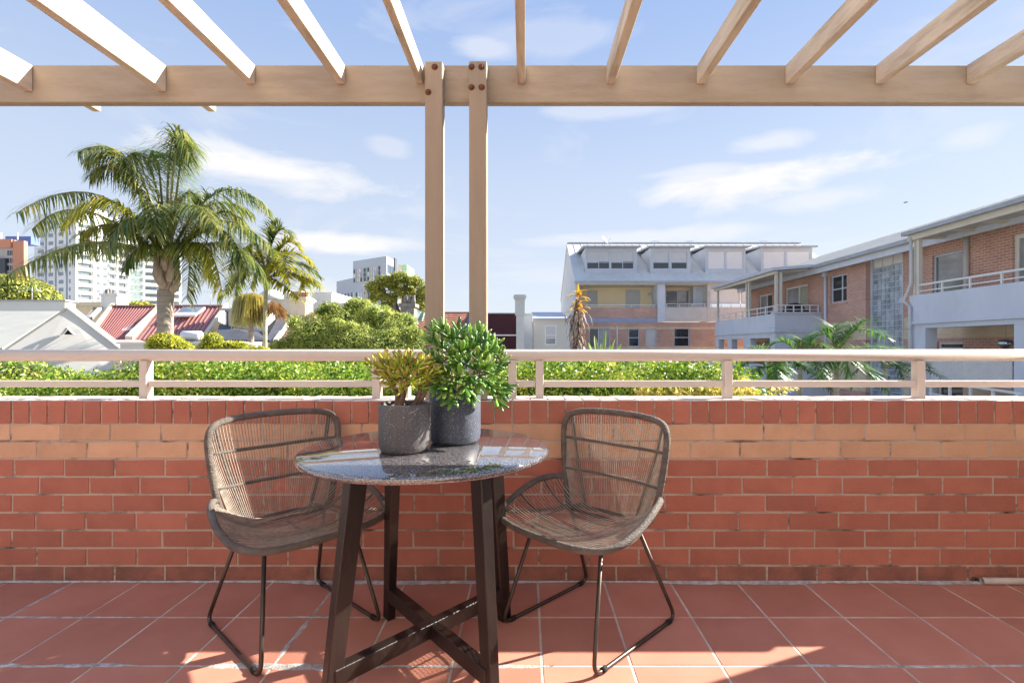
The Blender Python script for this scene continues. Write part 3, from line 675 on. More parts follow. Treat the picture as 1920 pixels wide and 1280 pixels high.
m_grey = M('pale_grey_render', (.62,.62,.60), (.56,.56,.55), scale=.8, rough=.85, dirt=.2, dirtc=(.2,.2,.19))
m_roofm = M('grey_metal_roof', (.78,.75,.68), (.70,.68,.62), scale=.7, rough=.5, dirt=.15, dirtc=(.2,.2,.2))
m_roofb = M('blue_metal_roof', (.56,.59,.64), (.50,.53,.58), scale=.8, rough=.5)
m_gutter = M('gutter_grey', (.42,.44,.47), rough=.5); m_soff = M('cream_soffit', (.72,.67,.57), (.65,.60,.50), scale=2, rough=.8)
m_creamr = M('cream_wall_render', (.90,.76,.50), (.87,.72,.47), scale=1.5, rough=.9)
def window(fr, u0, u1, z0, z1, parent, d=-.10, fw=.05, mull=(), trans=(), glass=None, fm=None, blind=None, shutter=False, sill=False, name='window'):
    fm = fm or m_wframe; glass = glass or g_dark; mb = MB()
    fbox(mb, fr, u0, u0+fw, z0, z1, d-.04, d+.03); fbox(mb, fr, u1-fw, u1, z0, z1, d-.04, d+.03)
    fbox(mb, fr, u0+fw, u1-fw, z0, z0+fw, d-.04, d+.028); fbox(mb, fr, u0+fw, u1-fw, z1-fw, z1, d-.04, d+.028)
    us = [u0+fw]+[u0+(u1-u0)*m for m in mull]+[u1-fw]
    for m in us[1:-1]: fbox(mb, fr, m-fw*.45, m+fw*.45, z0+fw, z1-fw, d-.035, d+.026)
    for tt in trans: z = z0+(z1-z0)*tt; fbox(mb, fr, u0+fw, u1-fw, z-fw*.4, z+fw*.4, d-.033, d+.022)
    w = mb.build(name, fm, parent)
    for i, (a, b) in enumerate(zip(us, us[1:])):
        g = glass[i] if isinstance(glass, (list, tuple)) else glass
        q = MB().add([fr.p(a,z0+fw,d-.01), fr.p(b,z0+fw,d-.01), fr.p(b,z1-fw,d-.01), fr.p(a,z1-fw,d-.01)], [(0,1,2,3)])
        if shutter:
            b_ = MB(); n = max(4, int((z1-z0)/.09))
            for k in range(n):
                c0 = z0+fw+(z1-z0-2*fw)*k/n; c1 = z0+fw+(z1-z0-2*fw)*(k+1)/n
                fbox(b_, fr, a+.01, b-.01, c0+.004, c1-.004, d-.01, d+.012)
            b_.build('shutter', m_shut, w)
        else:
            q.build('pane', g, w)
            if blind:
                zb = z1-fw-(z1-z0-2*fw)*(blind[i] if isinstance(blind, (list, tuple)) else blind)
                if zb < z1-fw-.02: fbox(MB(), fr, 0,0,0,0,0,0); bb = MB(); fbox(bb, fr, a+.01, b-.01, zb, z1-fw-.005, d-.008, d-.002); bb.build('blind', m_blind, w)
    if sill: sb = MB(); fbox(sb, fr, u0-.05, u1+.05, z0-.09, z0-.002, d-.02, .035); sb.build('sill', sill, w)
    return w
def rail_run(a, b, parent, n, h=.30, mid=True, mat=None, r=.022):
    """metal rail from a to b with n posts; each post a part"""
    mat = mat or m_white; a = Vector(a); b = Vector(b)
    MB().bar(a+Vector((0,0,h)), b+Vector((0,0,h)), r*2, r*2).build('hand_rail', mat, parent)
    if mid: MB().bar(a+Vector((0,0,h*.38)), b+Vector((0,0,h*.38)), r*1.3, r*1.3).build('hand_rail', mat, parent)
    for i in range(n):
        p = a.lerp(b, (i+.12)/(n-1+.24)) if n > 1 else a.lerp(b, .5)
        MB().bar(p, p+Vector((0,0,h-r)), r*1.8, r*1.8).build('rail_post', mat, parent)

# ---- dormer apartment block, centre right
ZB = 36.0
def ub(px): return (px-VX)*ZB/F
def zb(py): return H+(VY-py)*ZB/F
bA = thing('apartment_building', 'brick apartment building with grey roof dormers and satellite dish at centre right', 'building', (12, 40, GZ))
A = Fr((0, ZB), (1, 0), (0, -1))
mbA = brickmat('apartment_brick', (.58,.33,.26), (.50,.27,.21), (.66,.54,.45), 0, cream=(.76,.60,.40), bands=((zb(617.5), zb(613)), (zb(654), zb(649.5))), w=.24, h=.086)
xl, xr = ub(1079), ub(1600)
z_up, z_eave = zb(604), zb(528)
def pxh(x0, x1, y0, y1): return (ub(x0), ub(x1), zb(y1), zb(y0))
lw = [pxh(1104.5,1144,615,652), pxh(1178.5,1199,616,650), pxh(1210.5,1231.5,616,650), pxh(1263.5,1293,615,650)]
mb = MB(); facade(mb, A, xl, xr, GZ, z_up, lw, 0, .14); mb.build('lower_wall', mbA, bA)
window(A, *lw[0], bA, mull=(.45,), glass=[g_dark, g_mid], fw=.06)
window(A, *lw[1], bA, trans=(.5,), fw=.06); window(A, *lw[2], bA, trans=(.5,), glass=g_mid, blind=.98, fw=.06); window(A, *lw[3], bA, trans=(.5,), fw=.06)
for h in lw: mb = MB(); fbox(mb, A, h[0]-.03, h[1]+.03, h[2]-.1, h[2]-.003, -.12, .03); mb.build('sill', mbA, bA)
# end wall and roof
y0, yr, y1 = ZB, 42.9, 50.4; ze, zr = z_eave, zb(0)*0+H+(VY-456)*42.9/F
m_end = M('end_wall_render', (.62,.64,.67), (.57,.59,.63), scale=.6, rough=.85)
MB().prism([(xl,y0+.02,GZ),(xl,y0+.02,ze-.1),(xl,yr,zr-.08),(xl,y1,ze-.1),(xl,y1,GZ)], (.25,0,0)).build('end_wall', m_end, bA)
MB().prism([(xl-.06,y0-.15,ze),(xl-.06,yr,zr),(xl-.06,y1+.2,ze),(xl-.06,y1+.2,ze-.12),(xl-.06,yr,zr-.14),(xl-.06,y0-.15,ze-.12)], (xr-xl,0,0)).build('roof', m_roofm, bA)
seam = MB(); k = xl+.5
while k < xr: seam.bar((k,y0-.1,ze+.035),(k,yr-.03,zr+.005),.03,.025); k += .62
seam.build('roof_seam', m_roofm, bA)
MB().prism([(xl-.1,y0-.29,ze-.14),(xl-.1,y0-.29,ze+.02),(xl-.1,y0-.16,ze+.02),(xl-.1,y0-.16,ze-.14)], (xr-xl,0,0)).build('gutter', m_gutter, bA)
MB().bar((xl,yr,zr+.03),(xr,yr,zr+.03),.25,.06).build('ridge_cap', m_roofb, bA)
# upper storey: recessed balconies between fins
zf = zb(604)
B2 = Fr((0, ZB+1.6), (1, 0), (0, -1)); s16 = (ZB+1.6)/ZB
def pr(x0, x1, y0_, y1_): q = ZB+1.6; return ((x0-VX)*q/F, (x1-VX)*q/F, H+(VY-y1_)*q/F, H+(VY-y0_)*q/F)
recA = [pr(1100.5,1120.5,544.5,574), pr(1173,1200.5,543,590)]; recB = [pr(1248,1293,544,590)]
zfl = zb(598)
mb = MB(); facade(mb, B2, xl+.25, ub(1236), zfl, ze-.15, recA, 0, .1); mb.build('balcony_wall', m_creamr, bA)
window(B2, *recA[0], bA, glass=g_mid, blind=.99, fw=.05); window(B2, *recA[1], bA, glass=g_mid, fw=.07, name='balcony_door', blind=.75)
mb = MB(); facade(mb, B2, ub(1236), ub(1330), zfl, ze-.15, recB, 0, .1); mb.build('balcony_wall', m_creamr, bA)
window(B2, *recB[0], bA, mull=(.5,), glass=[g_dark, g_mid], fw=.07, name='balcony_door')
p = px2(1218, 551, ZB+1.55); mbl = MB()
mbl.add([(p.x+.13*cos(a*pi/8), p.y-.05, p.z+.13*sin(a*pi/8)) for a in range(16)]+[(p.x+.13*cos(a*pi/8), p.y+.05, p.z+.13*sin(a*pi/8)) for a in range(16)], [tuple(range(16))]+[(i,(i+1)%16,16+(i+1)%16,16+i) for i in range(16)]); mbl.build('wall_light', m_blind, bA)
mb = MB(); fbox(mb, A, xl+.25, ub(1600), zfl-.12, zfl, -1.75, -.1); mb.build('balcony_floor', m_grey, bA)
MB().box(xl+.25, ub(1600), ZB-.0, ZB+1.75, ze-.22, ze-.14).build('balcony_ceiling', m_soff, bA)
mb = MB(); fbox(mb, A, xl, ub(1232), zb(596.5), zb(577), -.18, 0); mb.build('balcony_parapet', MATS['apartment_brick'], bA)
mb = MB(); fbox(mb, A, xl, ub(1232), z_up, zb(596.5), -.16, .02); mb.build('blue_band', M('blue_paint', (.34,.43,.60), rough=.6), bA)
m_par = M('beige_grey_render', (.66,.64,.61), (.60,.58,.55), scale=.9, rough=.85, dirt=.3, dirtc=(.2,.19,.17))
for a, b, z0, z1, d, mt in ((1232.5,1247,603,528.5,.06,m_blue),(1326,1331.5,603,528.5,.05,m_par),(1308,1326,578,530,-.9,m_blue)):
    mb = MB(); fbox(mb, A, ub(a), ub(b), zb(z0), zb(z1), -1.6 if d > 0 else -1.55, d); mb.build('side_fin', mt, bA)
for a, b in ((1247,1326),(1331.5,1600)):
    mb = MB(); fbox(mb, A, ub(a)+.005, ub(b)-.005, zb(602), zb(575.5), -.2, .03); mb.build('balcony_parapet', m_par, bA)
    mb = MB(); fbox(mb, A, ub(a)+.005, ub(b)-.005, zb(532), zb(528.5), -.2, .03); mb.build('lintel', m_soff, bA)
for a, b in ((1332,1390),(1392,1470)):
    w = window(A, ub(a)+.05, ub(b), zb(568), zb(533), bA, d=-.3, fw=.05, shutter=True, mull=())
rail_run((ub(1096),ZB+.1,zb(577)), (ub(1231),ZB+.1,zb(577)), bA, 4, h=.22); rail_run((ub(1248),ZB+.1,zb(575.5)), (ub(1325),ZB+.1,zb(575.5)), bA, 4, h=.22); rail_run((ub(1333),ZB+.1,zb(575.5)), (ub(1410),ZB+.1,zb(575.5)), bA, 5, h=.22)
MB().tube([(ub(1157),ZB-.06,GZ),(ub(1157),ZB-.06,zb(611))], .045, 8).build('downpipe', m_white, bA)
# dormers
yd = 37.2; D = Fr((0, yd), (1, 0), (0, -1))
def ud(px): return (px-VX)*yd/F
def zd(py): return H+(VY-py)*yd/F
def roofz(y): return ze+(y-y0+.15)*(zr-ze)/(yr-y0+.15)
dm = [(1097.5,1194,[(1100,1143.5,[.52,]),(1145,1188.5,[.52])],False),(1219.5,1294.5,[(1224,1255,[]),(1258,1289,[])],False),(1323,1398,[(1327,1359.5,[]),(1362,1394,[])],True),(1427.5,1523,[(1431,1472,[]),(1475,1519,[])],True)]
for x0, x1, ws, sh in dm:
    dr = MB(); zt = zd(464.5); zs = zd(511)
    hs_ = [(ud(a), ud(b), zd(504.5), zd(471)) for a, b, m in ws]
    facade(dr, D, ud(x0), ud(x1), zs-.2, zt, hs_, 0, .08)
    for xx, s_ in ((ud(x0), 1), (ud(x1), -1)):
        yb = y0+(zt-ze)/(zr-ze)*(yr-y0); dr.add([(xx,yd,zs-.2),(xx,yd,zt),(xx,yb+.3,zt)], [(0,1,2)])
    do = dr.build('dormer', m_roofb, bA)
    MB().prism([(ud(x0)-.22,yd-.35,zt-.02),(ud(x0)-.22,yd-.35,zt+.10),(ud(x0)-.22,41.0,zt+.42),(ud(x0)-.22,41.0,zt+.30)], (ud(x1)-ud(x0)+.44,0,0)).build('dormer_roof', m_gutter, do)
    mb = MB(); fbox(mb, D, ud(x0)-.06, ud(x1)+.06, zs-.06, zs+.03, .002, .10); mb.build('dormer_sill', m_wframe, do)
    for (a, b, m), h in zip(ws, hs_):
        w = window(D, *h, do, d=-.05, fw=.05, mull=m, trans=() if sh else (.38,), glass=g_dark, blind=[.62,.58,.55][:len(m)+1] if not sh else None, shutter=sh)
    for xx in (ud(x0)-.02, ud(x1)+.02):
        MB().bar((xx, yd+.05, zs), (xx, y0+(zt-ze)/(zr-ze)*(yr-y0)+.2, zt+.02), .07, .05).build('cheek_flashing', m_gutter, do)
# satellite dish on the roof
sd = thing('satellite_dish', 'grey satellite dish above the leftmost dormer of the apartment building', 'satellite dish', px2(1134, 456, 40))
c = px2(1134.5, 449, 40); b = MB(); ax = Vector((.75, -.45, .45)).normalized(); u = ax.orthogonal().normalized(); w = ax.cross(u); vs = [c-ax*.09]; n = 20
for rr in (.33, .66, 1):
    for k in range(n): vs.append(c+(u*cos(2*pi*k/n)*.30+w*sin(2*pi*k/n)*.42)*rr-ax*.09*(1-rr*rr))
b.add(vs, [(0,1+k,1+(k+1)%n) for k in range(n)]+[(1+n*i+k,1+n*(i+1)+k,1+n*(i+1)+(k+1)%n,1+n*i+(k+1)%n) for i in (0,1) for k in range(n)], True); b.build('dish', M('dish_grey', (.20,.20,.21), rough=.5), sd)
MB().tube([c-ax*.09, px2(1134, 457, 40.1), px2(1134, 461, 40.1)], .03, 6).build('mast', m_gutter, sd); MB().tube([c-ax*.05+w*(-.3), c+ax*.45+w*-.2], .015, 5).build('feed_arm', m_gutter, sd)
MB().bar(px2(1122,458,40.1), px2(1146,456,40.1), .04).build('bracket', m_gutter, sd)
# three small antennas on ridge
for i, (px, py, lab) in enumerate(((1228, 452, 'thin rooftop aerial above the second dormer of the apartment building'), (1293, 452, 'thin rooftop aerial above the gap right of the second dormer'), (1432, 452, 'thin rooftop aerial above the rightmost dormer'))):
    t = thing('antenna', lab, 'antenna', px2(px, 458, 41.5)); q = px2(px, py, 41.5); MB().tube([px2(px,460,41.5), q], .02, 5).build('mast', m_gutter, t)
    for k in range(3): MB().bar(q+Vector((-.35,0,-.06*k)), q+Vector((.35,.05,-.06*k+.05)), .015).build('element', m_gutter, t)

# ---- long apartment wing on the right
bR = thing('apartment_wing', 'long brick apartment wing with blue-grey balconies receding along the right side', 'building', (15, 22, GZ))
XP, XW, XW2 = 12.5, 14.0, 14.21
def yX(px, X): return X*F/(px-VX)
def zX(px, py, X): return H+(VY-py)*X/(px-VX)
bands = ((H+.0*14, .0),)
zc0, zc1 = zX(1587, 617, XW), zX(1587, 583, XW)    # cream band
mbR = brickmat('wing_brick', (.57,.31,.235), (.48,.245,.19), (.68,.54,.45), 1, cream=(.80,.64,.42), bands=((1.40, 2.18), (-.75, .55)), w=.24, h=.086, ms=.010)
W1 = Fr((XW, 0), (0, 1), (-1, 0)); W2 = Fr((XW2, 0), (0, 1), (-1, 0))
yJ = yX(1623.5, XW); zE = 4.80
wn1 = (yX(1587.6, XW), yX(1557, XW), zX(1572, 567, XW), zX(1572, 515.5, XW))
dA = (yX(1514.5, XW), yX(1472, XW), 2.0, 4.22); dB = (yX(1448, XW), yX(1422.6, XW), 2.0, 4.15)
# lower openings inside the far balcony
lA = (24.3, 25.4, -.9, 1.0); lB = (27.0, 28.6, -.9, 1.15); 
mb = MB(); facade(mb, W1, yJ, 32.2, GZ, zE, [wn1, dA, dB, lA, lB], 0, .13); mb.build('long_wall', mbR, bR)
window(W1, *wn1, bR, trans=(.5,), glass=g_dark, mull=(.36,), fw=.06, sill=mbR); 
window(W1, *dA, bR, mull=(.42,), glass=[M('sheer_curtain', (.42,.42,.34), rough=.4, spec=.8), g_mid], fm=m_white, fw=.09, name='sliding_door')
window(W1, *dB, bR, mull=(.45,), glass=[g_dark, g_mid], fm=m_white, fw=.09, name='sliding_door')
window(W1, *lA, bR, fw=.07); window(W1, *lB, bR, mull=(.5,), fw=.07)
MB().add([(XW,yJ,GZ),(XW2,yJ,GZ),(XW2,yJ,zE),(XW,yJ,zE)], [(0,1,2,3)]).build('corner_return', mbR, bR)
gy0, gy1 = yX(1694, XW2), yX(1632.5, XW2)
gb = (gy0, gy1-.02, GZ+.2, zE-.04)
wR = (yX(1805, XW2), yX(1748, XW2), 2.0, 4.27); dR = (13.0, yX(1898.5, XW2), 2.0, 4.35)
lR1 = (yX(1805.5, XW2), yX(1757, XW2), -.9, H+(VY-641)*XW2/(1780-VX)); 
mb = MB(); facade(mb, W2, 8.0, yJ, GZ, zE, [gb, wR, dR, lR1], 0, .13); mb.build('near_wall', mbR, bR)
window(W2, *wR, bR, trans=(.36,), glass=glassmat('reflecting_glass', (.20,.23,.27)), fw=.07); window(W2, *dR, bR, glass=g_mid, mull=(.45,), fm=m_white, fw=.12, name='sliding_door')
window(W2, *lR1, bR, glass=g_dark, fw=.07, trans=(.9,), fm=m_white)
# tall glass block window: every block its own piece
zgb = zX(1664, 499, XW2)
gw = MB(); fbox(gw, W2, gb[0], gb[1], gb[2], gb[3], -.14, -.10); gwo = gw.build('glass_block_window', M('block_mortar', (.60,.64,.70), rough=.8), bR)
ncol = 7; nrow = 26; cw = (gb[1]-gb[0]-.10)/ncol; rh = (zgb-gb[2])/nrow
m_gb = M('glass_block', (.40,.46,.52), (.22,.27,.32), scale=2.3, rough=.12, spec=.9, rnd=.35, coords='pos')
bmh = []
mb = MB(); a_ = [-cw/2+.012, cw/2-.012]; n_ = 3
mb.hexa([(-.03,a_[0],.012),(.02,a_[0],.012),(.02,a_[1],.012),(-.03,a_[1],.012),(-.03,a_[0],rh-.012),(.02,a_[0],rh-.012),(.02,a_[1],rh-.012),(-.03,a_[1],rh-.012)])
mb.hexa([(-.045,a_[0]+.05,.06),(-.031,a_[0]+.05,.06),(-.031,a_[1]-.05,.06),(-.045,a_[1]-.05,.06),(-.045,a_[0]+.05,rh-.06),(-.031,a_[0]+.05,rh-.06),(-.031,a_[1]-.05,rh-.06),(-.045,a_[1]-.05,rh-.06)])
gbm = mesh_only(mb, 'glass_block', m_gb, bevel=.008)
for i in range(ncol):
    for j in range(nrow): piece(gbm, gwo, (XW2+.075, gb[0]+.05+cw*(i+.5), gb[2]+rh*j))
for j in range(nrow+1): mb = MB(); fbox(mb, W2, gb[0]+.04, gb[1]-.04, gb[2]+rh*j-.012, gb[2]+rh*j+.012, -.06, -.005 if j % 2 else -.02); mb.build('bar', m_wframe, gwo)
for k in range(3):
    a = gb[0]+.05+(gb[1]-gb[0]-.1)*k/3; mb = MB(); fbox(mb, W2, a+.02, a+(gb[1]-gb[0]-.1)/3-.02, zgb+.04, gb[3]-.05, -.10, -.05); mb.build('white_panel', m_white, gwo)
mb = MB(); fbox(mb, W2, gb[1]-.11, gb[1], gb[2], gb[3], -.1, .03); fbox(mb, W2, gb[0], gb[0]+.05, gb[2], gb[3], -.1, .02); mb.build('window_frame', m_wframe, gwo)
# roof of the wing
xe, xg = 13.55, 18.9; zg = H+.304*xg; ye = 32.4
MB().prism([(xe,6,zE+.10),(xg,6,zg),(xg+5.3,6,zE+.10),(xg+5.3,6,zE),(xg,6,zg-.12),(xe,6,zE)], (0,ye-6,0)).build('roof', m_roofm, bR)
sm2 = MB(); k = 6.3
while k < ye: sm2.bar((xe,k,zE+.125),(xg,k,zg+.02),.03,.035); k += .5
sm2.build('roof_seam', m_roofm, bR)
MB().box(xe-.13, xe, 6, ye, zE-.05, zE+.10).build('gutter', m_gutter, bR); MB().box(xe+.005, XW+.02, 6, ye, zE-.09, zE-.003).build('eave_soffit', m_soff, bR)
MB().box(xe+.0, xe+.05, 6, ye, zE-.30, zE-.093).build('fascia', m_blue, bR)
MB().prism([(XW,32.2,GZ),(XW,32.2,zE),(xg,32.2,zg-.2),(xg+5,32.2,zE),(xg+5,32.2,GZ)], (0,-.2,0)).build('end_wall', mbR, bR)
for px, X, z0 in ((1547.5, XW-.07, GZ),):
    Y = yX(px, X); MB().tube([(X,Y,z0),(X,Y,zE-.1)], .06, 10).build('downpipe', m_blue, bR); MB().box(X-.1,X+.1,Y-.12,Y+.12,zE-.45,zE-.12).build('rainwater_head', m_wframe, bR)
# balcony builder shared by the far and near balconies
def balcony(Y0, Y1, X0b, bottom, top, cols, beamz, endface=True, railp=(9, 5)):
    mb = MB(); mb.box(X0b, X0b+.18, Y0, Y1, bottom, top); mb.build('balcony_parapet', m_blue, bR)
    if endface: MB().box(X0b+.183, XW-.005, Y0, Y0+.18, bottom, top).build('balcony_parapet', m_blue, bR)
    MB().box(X0b+.185, XW-.002, Y0+.185, Y1-.19, 1.86, 2.0).build('balcony_floor', m_grey, bR)
    MB().box(X0b+.183, XW-.005, Y1-.18, Y1, bottom, top).build('balcony_parapet', m_blue, bR)
    MB().box(X0b-.04, XW-.01, Y0-.04, Y1+.02, bottom-.10, bottom-.003).build('drip_ledge', m_blue, bR)
    MB().box(X0b+.04, X0b+.36, Y0+.03, Y1-.02, beamz, bottom-.104).build('balcony_beam', m_blue, bR)
    if endface: MB().box(X0b+.363, XW-.015, Y0+.03, Y0+.33, beamz, bottom-.104).build('balcony_beam', m_blue, bR)
    MB().box(X0b+.37, XW-.02, Y0+.34, Y1-.03, bottom-.16, bottom-.106).build('ceiling', m_soff, bR)
    for (ya, yb, xa, xb) in cols: MB().box(xa, xb, ya, yb, GZ, beamz-.003).build('column', m_blue, bR)
# far balcony
FX = 11.78; fy0 = yX(1541, XW); fy1 = yX(1341, FX)
fbz, ftz = zX(1453, 619, FX), zX(1453, 588, FX)
balcony(fy0, fy1, FX, fbz, ftz, [(fy0+.03, fy0+.55, FX+.03, FX+.95), (26.6, 27.4, FX+.03, FX+.35), (fy1-.5, fy1-.03, FX+.03, FX+.35), (29.0, 29.5, FX+.03, FX+.35)], 1.52)
MB().box(FX-.07, XW-.008, fy0-.08, fy0+.26, ftz+.002, ftz+.075).build('parapet_cap', m_blue, bR)
rail_run((FX+.1,fy0+.06,ftz+.076),(XW-.1,fy0+.06,ftz+.076), bR, 6, h=.33, r=.025); rail_run((FX+.1,fy0+.15,ftz),(FX+.1,fy1-.1,ftz), bR, 9, h=.38, r=.025)
zp = 4.66
for (x, y) in ((FX+.12, fy0+.12), (FX+.33, fy0+.12), (FX+.12, 26.9), (FX+.12, 27.2), (FX+.12, fy1-.15)): MB().box(x-.055, x+.055, y-.055, y+.055, ftz+(.08 if y < 25 else .003), zp-.005).build('porch_post', m_soff, bR)
MB().hexa([(FX-.2,fy0-.2,zp),(XW-.02,fy0-.2,zp+.2),(XW-.02,fy1+.15,zp+.2),(FX-.2,fy1+.15,zp),(FX-.2,fy0-.2,zp+.15),(XW-.02,fy0-.2,zp+.33),(XW-.02,fy1+.15,zp+.33),(FX-.2,fy1+.15,zp+.15)]).build('porch_roof', m_roofb, bR)
MB().box(FX-.05, FX+.1, fy0-.1, fy1+.1, zp-.14, zp-.004).build('porch_beam', m_soff, bR)
for k in range(12): y = fy0+.2+k*(fy1-fy0-.3)/11; MB().bar((FX+.12,y,zp-.04),(XW-.1,y,zp+.14),.05,.08).build('porch_rafter', m_soff, bR)
# covered barbecue on the far balcony
bq = thing('barbecue', 'barbecue under a black cover on the far balcony of the right wing', 'barbecue', (12.9, 24.9, 2.0))
cx, cy, cz = (1488-VX)*24.9/F, 24.9, 2.0; prof = []
b = MB(); sec = [(-.62,0),(-.64,.62),(-.60,.80),(-.36,.86),(-.26,1.10),(-.02,1.19),(.28,1.10),(.38,.88),(.62,.82),(.66,.62),(.63,0)]
b.prism([(cx+x*1.15, cy-.28, cz+z*1.04) for x, z in sec][::-1], (0, .56, 0)); b.build('cover', M('black_cover', (.018,.018,.022), (.03,.03,.035), scale=5, rough=.6), bq, bevel=.03)
MB().box(cx-.45, cx+.45, cy-.2, cy+.2, cz, cz+.1).build('trolley', m_gutter, bq)
# near balcony
ny1 = yX(1705, XP); nbz, ntz = H+.0645*XP, H+.1305*XP
balcony(8.5, ny1, XP, nbz, ntz, [(ny1-.62, ny1-.03, XP+.03, XP+.40), (yX(1920, XP)-1.4, yX(1899, XP), XP+.03, XP+.60)], H+.0455*XP, endface=False)
rail_run((XP+.1,8.5,ntz),(XP+.1,ny1-.12,ntz), bR, 9, h=.32, r=.027)
MB().tube([(XP-.06,ny1-.1,GZ),(XP-.06,ny1-.1,ntz-.35),(XP-.10,ny1+.12,ntz-.15),(XP-.06,ny1-.02,ntz+.15),(XP-.02,ny1-.1,ntz+.4),(XP-.02,ny1-.1,H+.288*XP-.1)], .05, 10).build('downpipe', m_grey, bR)
zpn = H+.2735*XP
for y in (ny1-.28, ny1-.14): MB().box(XP+.05, XP+.17, y-.05, y+.05, ntz+.003, zpn-.004).build('porch_post', m_soff, bR)
MB().tube([(XW2-.06,yX(1812,XW2-.06),2.0),(XW2-.06,yX(1812,XW2-.06),4.7)], .075, 10).build('downpipe', m_grey, bR)
MB().box(XP-.02, XP+.14, 8.3, ny1+.05, zpn, zpn+.20).build('porch_beam', m_soff, bR)
MB().hexa([(XP-.06,8.3,zpn+.203),(XW2+.3,8.3,zpn+.42),(XW2+.3,ny1+.1,zpn+.42),(XP-.06,ny1+.1,zpn+.203),(XP-.06,8.3,zpn+.26),(XW2+.3,8.3,zpn+.50),(XW2+.3,ny1+.1,zpn+.50),(XP-.06,ny1+.1,zpn+.26)]).build('porch_roof', m_roofm, bR)
MB().box(XP-.19, XP-.063, 8.3, ny1+.12, zpn+.17, zpn+.29).build('gutter', m_gutter, bR)
MB().add([(XP+.15,8.3,zpn+.14),(XW2-.02,8.3,zpn+.14),(XW2-.02,ny1,zpn+.14),(XP+.15,ny1,zpn+.14)], [(0,1,2,3)]).build('porch_ceiling', m_soff, bR)
for k in range(8): y = 9.0+k*1.05; MB().bar((XP+.16,y,zpn+.09),(XW2-.05,y,zpn+.09),.06,.09).build('porch_rafter', m_soff, bR)
# terrace screen below the near balcony: lattice, rail
ls = thing('lattice_screen', 'white diagonal lattice screen on the lower terrace at the right', 'lattice', (XP+.2, 14.5, GZ))
la, lb = yX(1898, XP+.2), yX(1741, XP+.2); lz0, lz1 = H-.080*(XP+.2), H-.030*(XP+.2)
b = MB(); stp = .095
for k in range(-8, int((lb-la)/stp)+2):
    for s in (1, -1):
        y = la+k*stp; hh = lz1-lz0
        pa, pb = ((y, lz0), (y+hh, lz1)) if s > 0 else ((y+hh, lz0), (y, lz1))
        (ya, za), (yb, zb_) = pa, pb
        def clip(ya, za, yb, zb_):
            if yb < ya: ya, za, yb, zb_ = yb, zb_, ya, za
            if yb <= la or ya >= lb: return None
            if ya < la: za += (zb_-za)*(la-ya)/(yb-ya); ya = la
            if yb > lb: zb_ = za+(zb_-za)*(lb-ya)/(yb-ya); yb = lb
            return ya, za, yb, zb_
        q = clip(ya, za, yb, zb_)
        if q and abs(q[2]-q[0]) > .01: b.bar((XP+.2+(.012 if s > 0 else 0), q[0], q[1]), (XP+.2+(.012 if s > 0 else 0), q[2], q[3]), .010, .042, up=(1,0,0)) if False else b.hexa([(XP+.2+.013*(s>0)-.005, q[0], q[1]-.03),(XP+.2+.013*(s>0)+.005, q[0], q[1]-.03),(XP+.2+.013*(s>0)+.005, q[2], q[3]-.03),(XP+.2+.013*(s>0)-.005, q[2], q[3]-.03),(XP+.2+.013*(s>0)-.005, q[0], q[1]+.03),(XP+.2+.013*(s>0)+.005, q[0], q[1]+.03),(XP+.2+.013*(s>0)+.005, q[2], q[3]+.03),(XP+.2+.013*(s>0)-.005, q[2], q[3]+.03)])
b.build('lattice', m_white, ls, kind='stuff')
MB().box(XP+.17, XP+.25, la, lb, lz1, lz1+.08).build('top_bar', m_white, ls); MB().box(XP+.17, XP+.25, la, lb, lz0-.08, lz0).build('bottom_bar', m_white, ls)
tr = thing('terrace_railing', 'white sloping railing low under the lattice screen at the right', 'railing', (XP-.6, 14, GZ))
rail_run((XP-.5, yX(1742, XP-.5), .24-.75), (XP-.5, yX(1915, XP-.5), .10-.75), tr, 5, h=.62, r=.03)
cb = thing('cable', 'thin black cable strung across the brick wing above the young palms', 'cable', tuple(px2(1570,618,14)))
MB().tube(cr([px2(1443,614,23.0), px2(1540,622,20), px2(1640,622,17.5), px2(1706,616,16.3)], 6), .012, 5).build('cable_line', m_gutter, cb)
tw = thing('terrace_wall', 'low blue-grey rendered terrace wall under the lattice screen', 'wall', (XP-.5, 15, GZ)); MB().box(XP-.6, XP-.4, 12.5, 17.6, GZ, -.66).build('wall_body', m_blue, tw)
# hanging silver lantern
p = px2(1886, 643, 13.6); p.x = XP+.65
p.y = p.x*F/(1886-VX); p.z = H+(VY-643)*p.y/F
ln = thing('lantern', 'round polished silver lantern hanging in the lower right terrace opening', 'lantern', p)
MB().lathe(p, [(0,-.17),(.05,-.16),(.17,-.06),(.19,0),(.15,.07),(.06,.11),(0,.12)], 20).build('globe', M('chrome', (.55,.56,.58), rough=.12, metal=1), ln)
MB().tube([(p.x,p.y,p.z+.11),(p.x,p.y,nbz-.17)], .008, 5).build('chain', m_gutter, ln)
# lower far terrace pieces seen between the palm fronds
lt = thing('lower_terrace', 'blue-grey rendered lower terrace with small white railing below the far balcony', 'terrace', (12.5, 24, GZ))
MB().box(FX-.7, XW-.03, fy0-.7, fy0-.5, GZ, .42).build('wall_body', m_blue, lt)
rail_run((FX-.6, fy0-.6, .42), (XW-.2, fy0-.6, .42), lt, 7, h=.32, r=.028)
MB().box(FX-.7, FX-.5, fy0-.49, fy1, GZ, .25).build('wall_body', m_blue, lt)

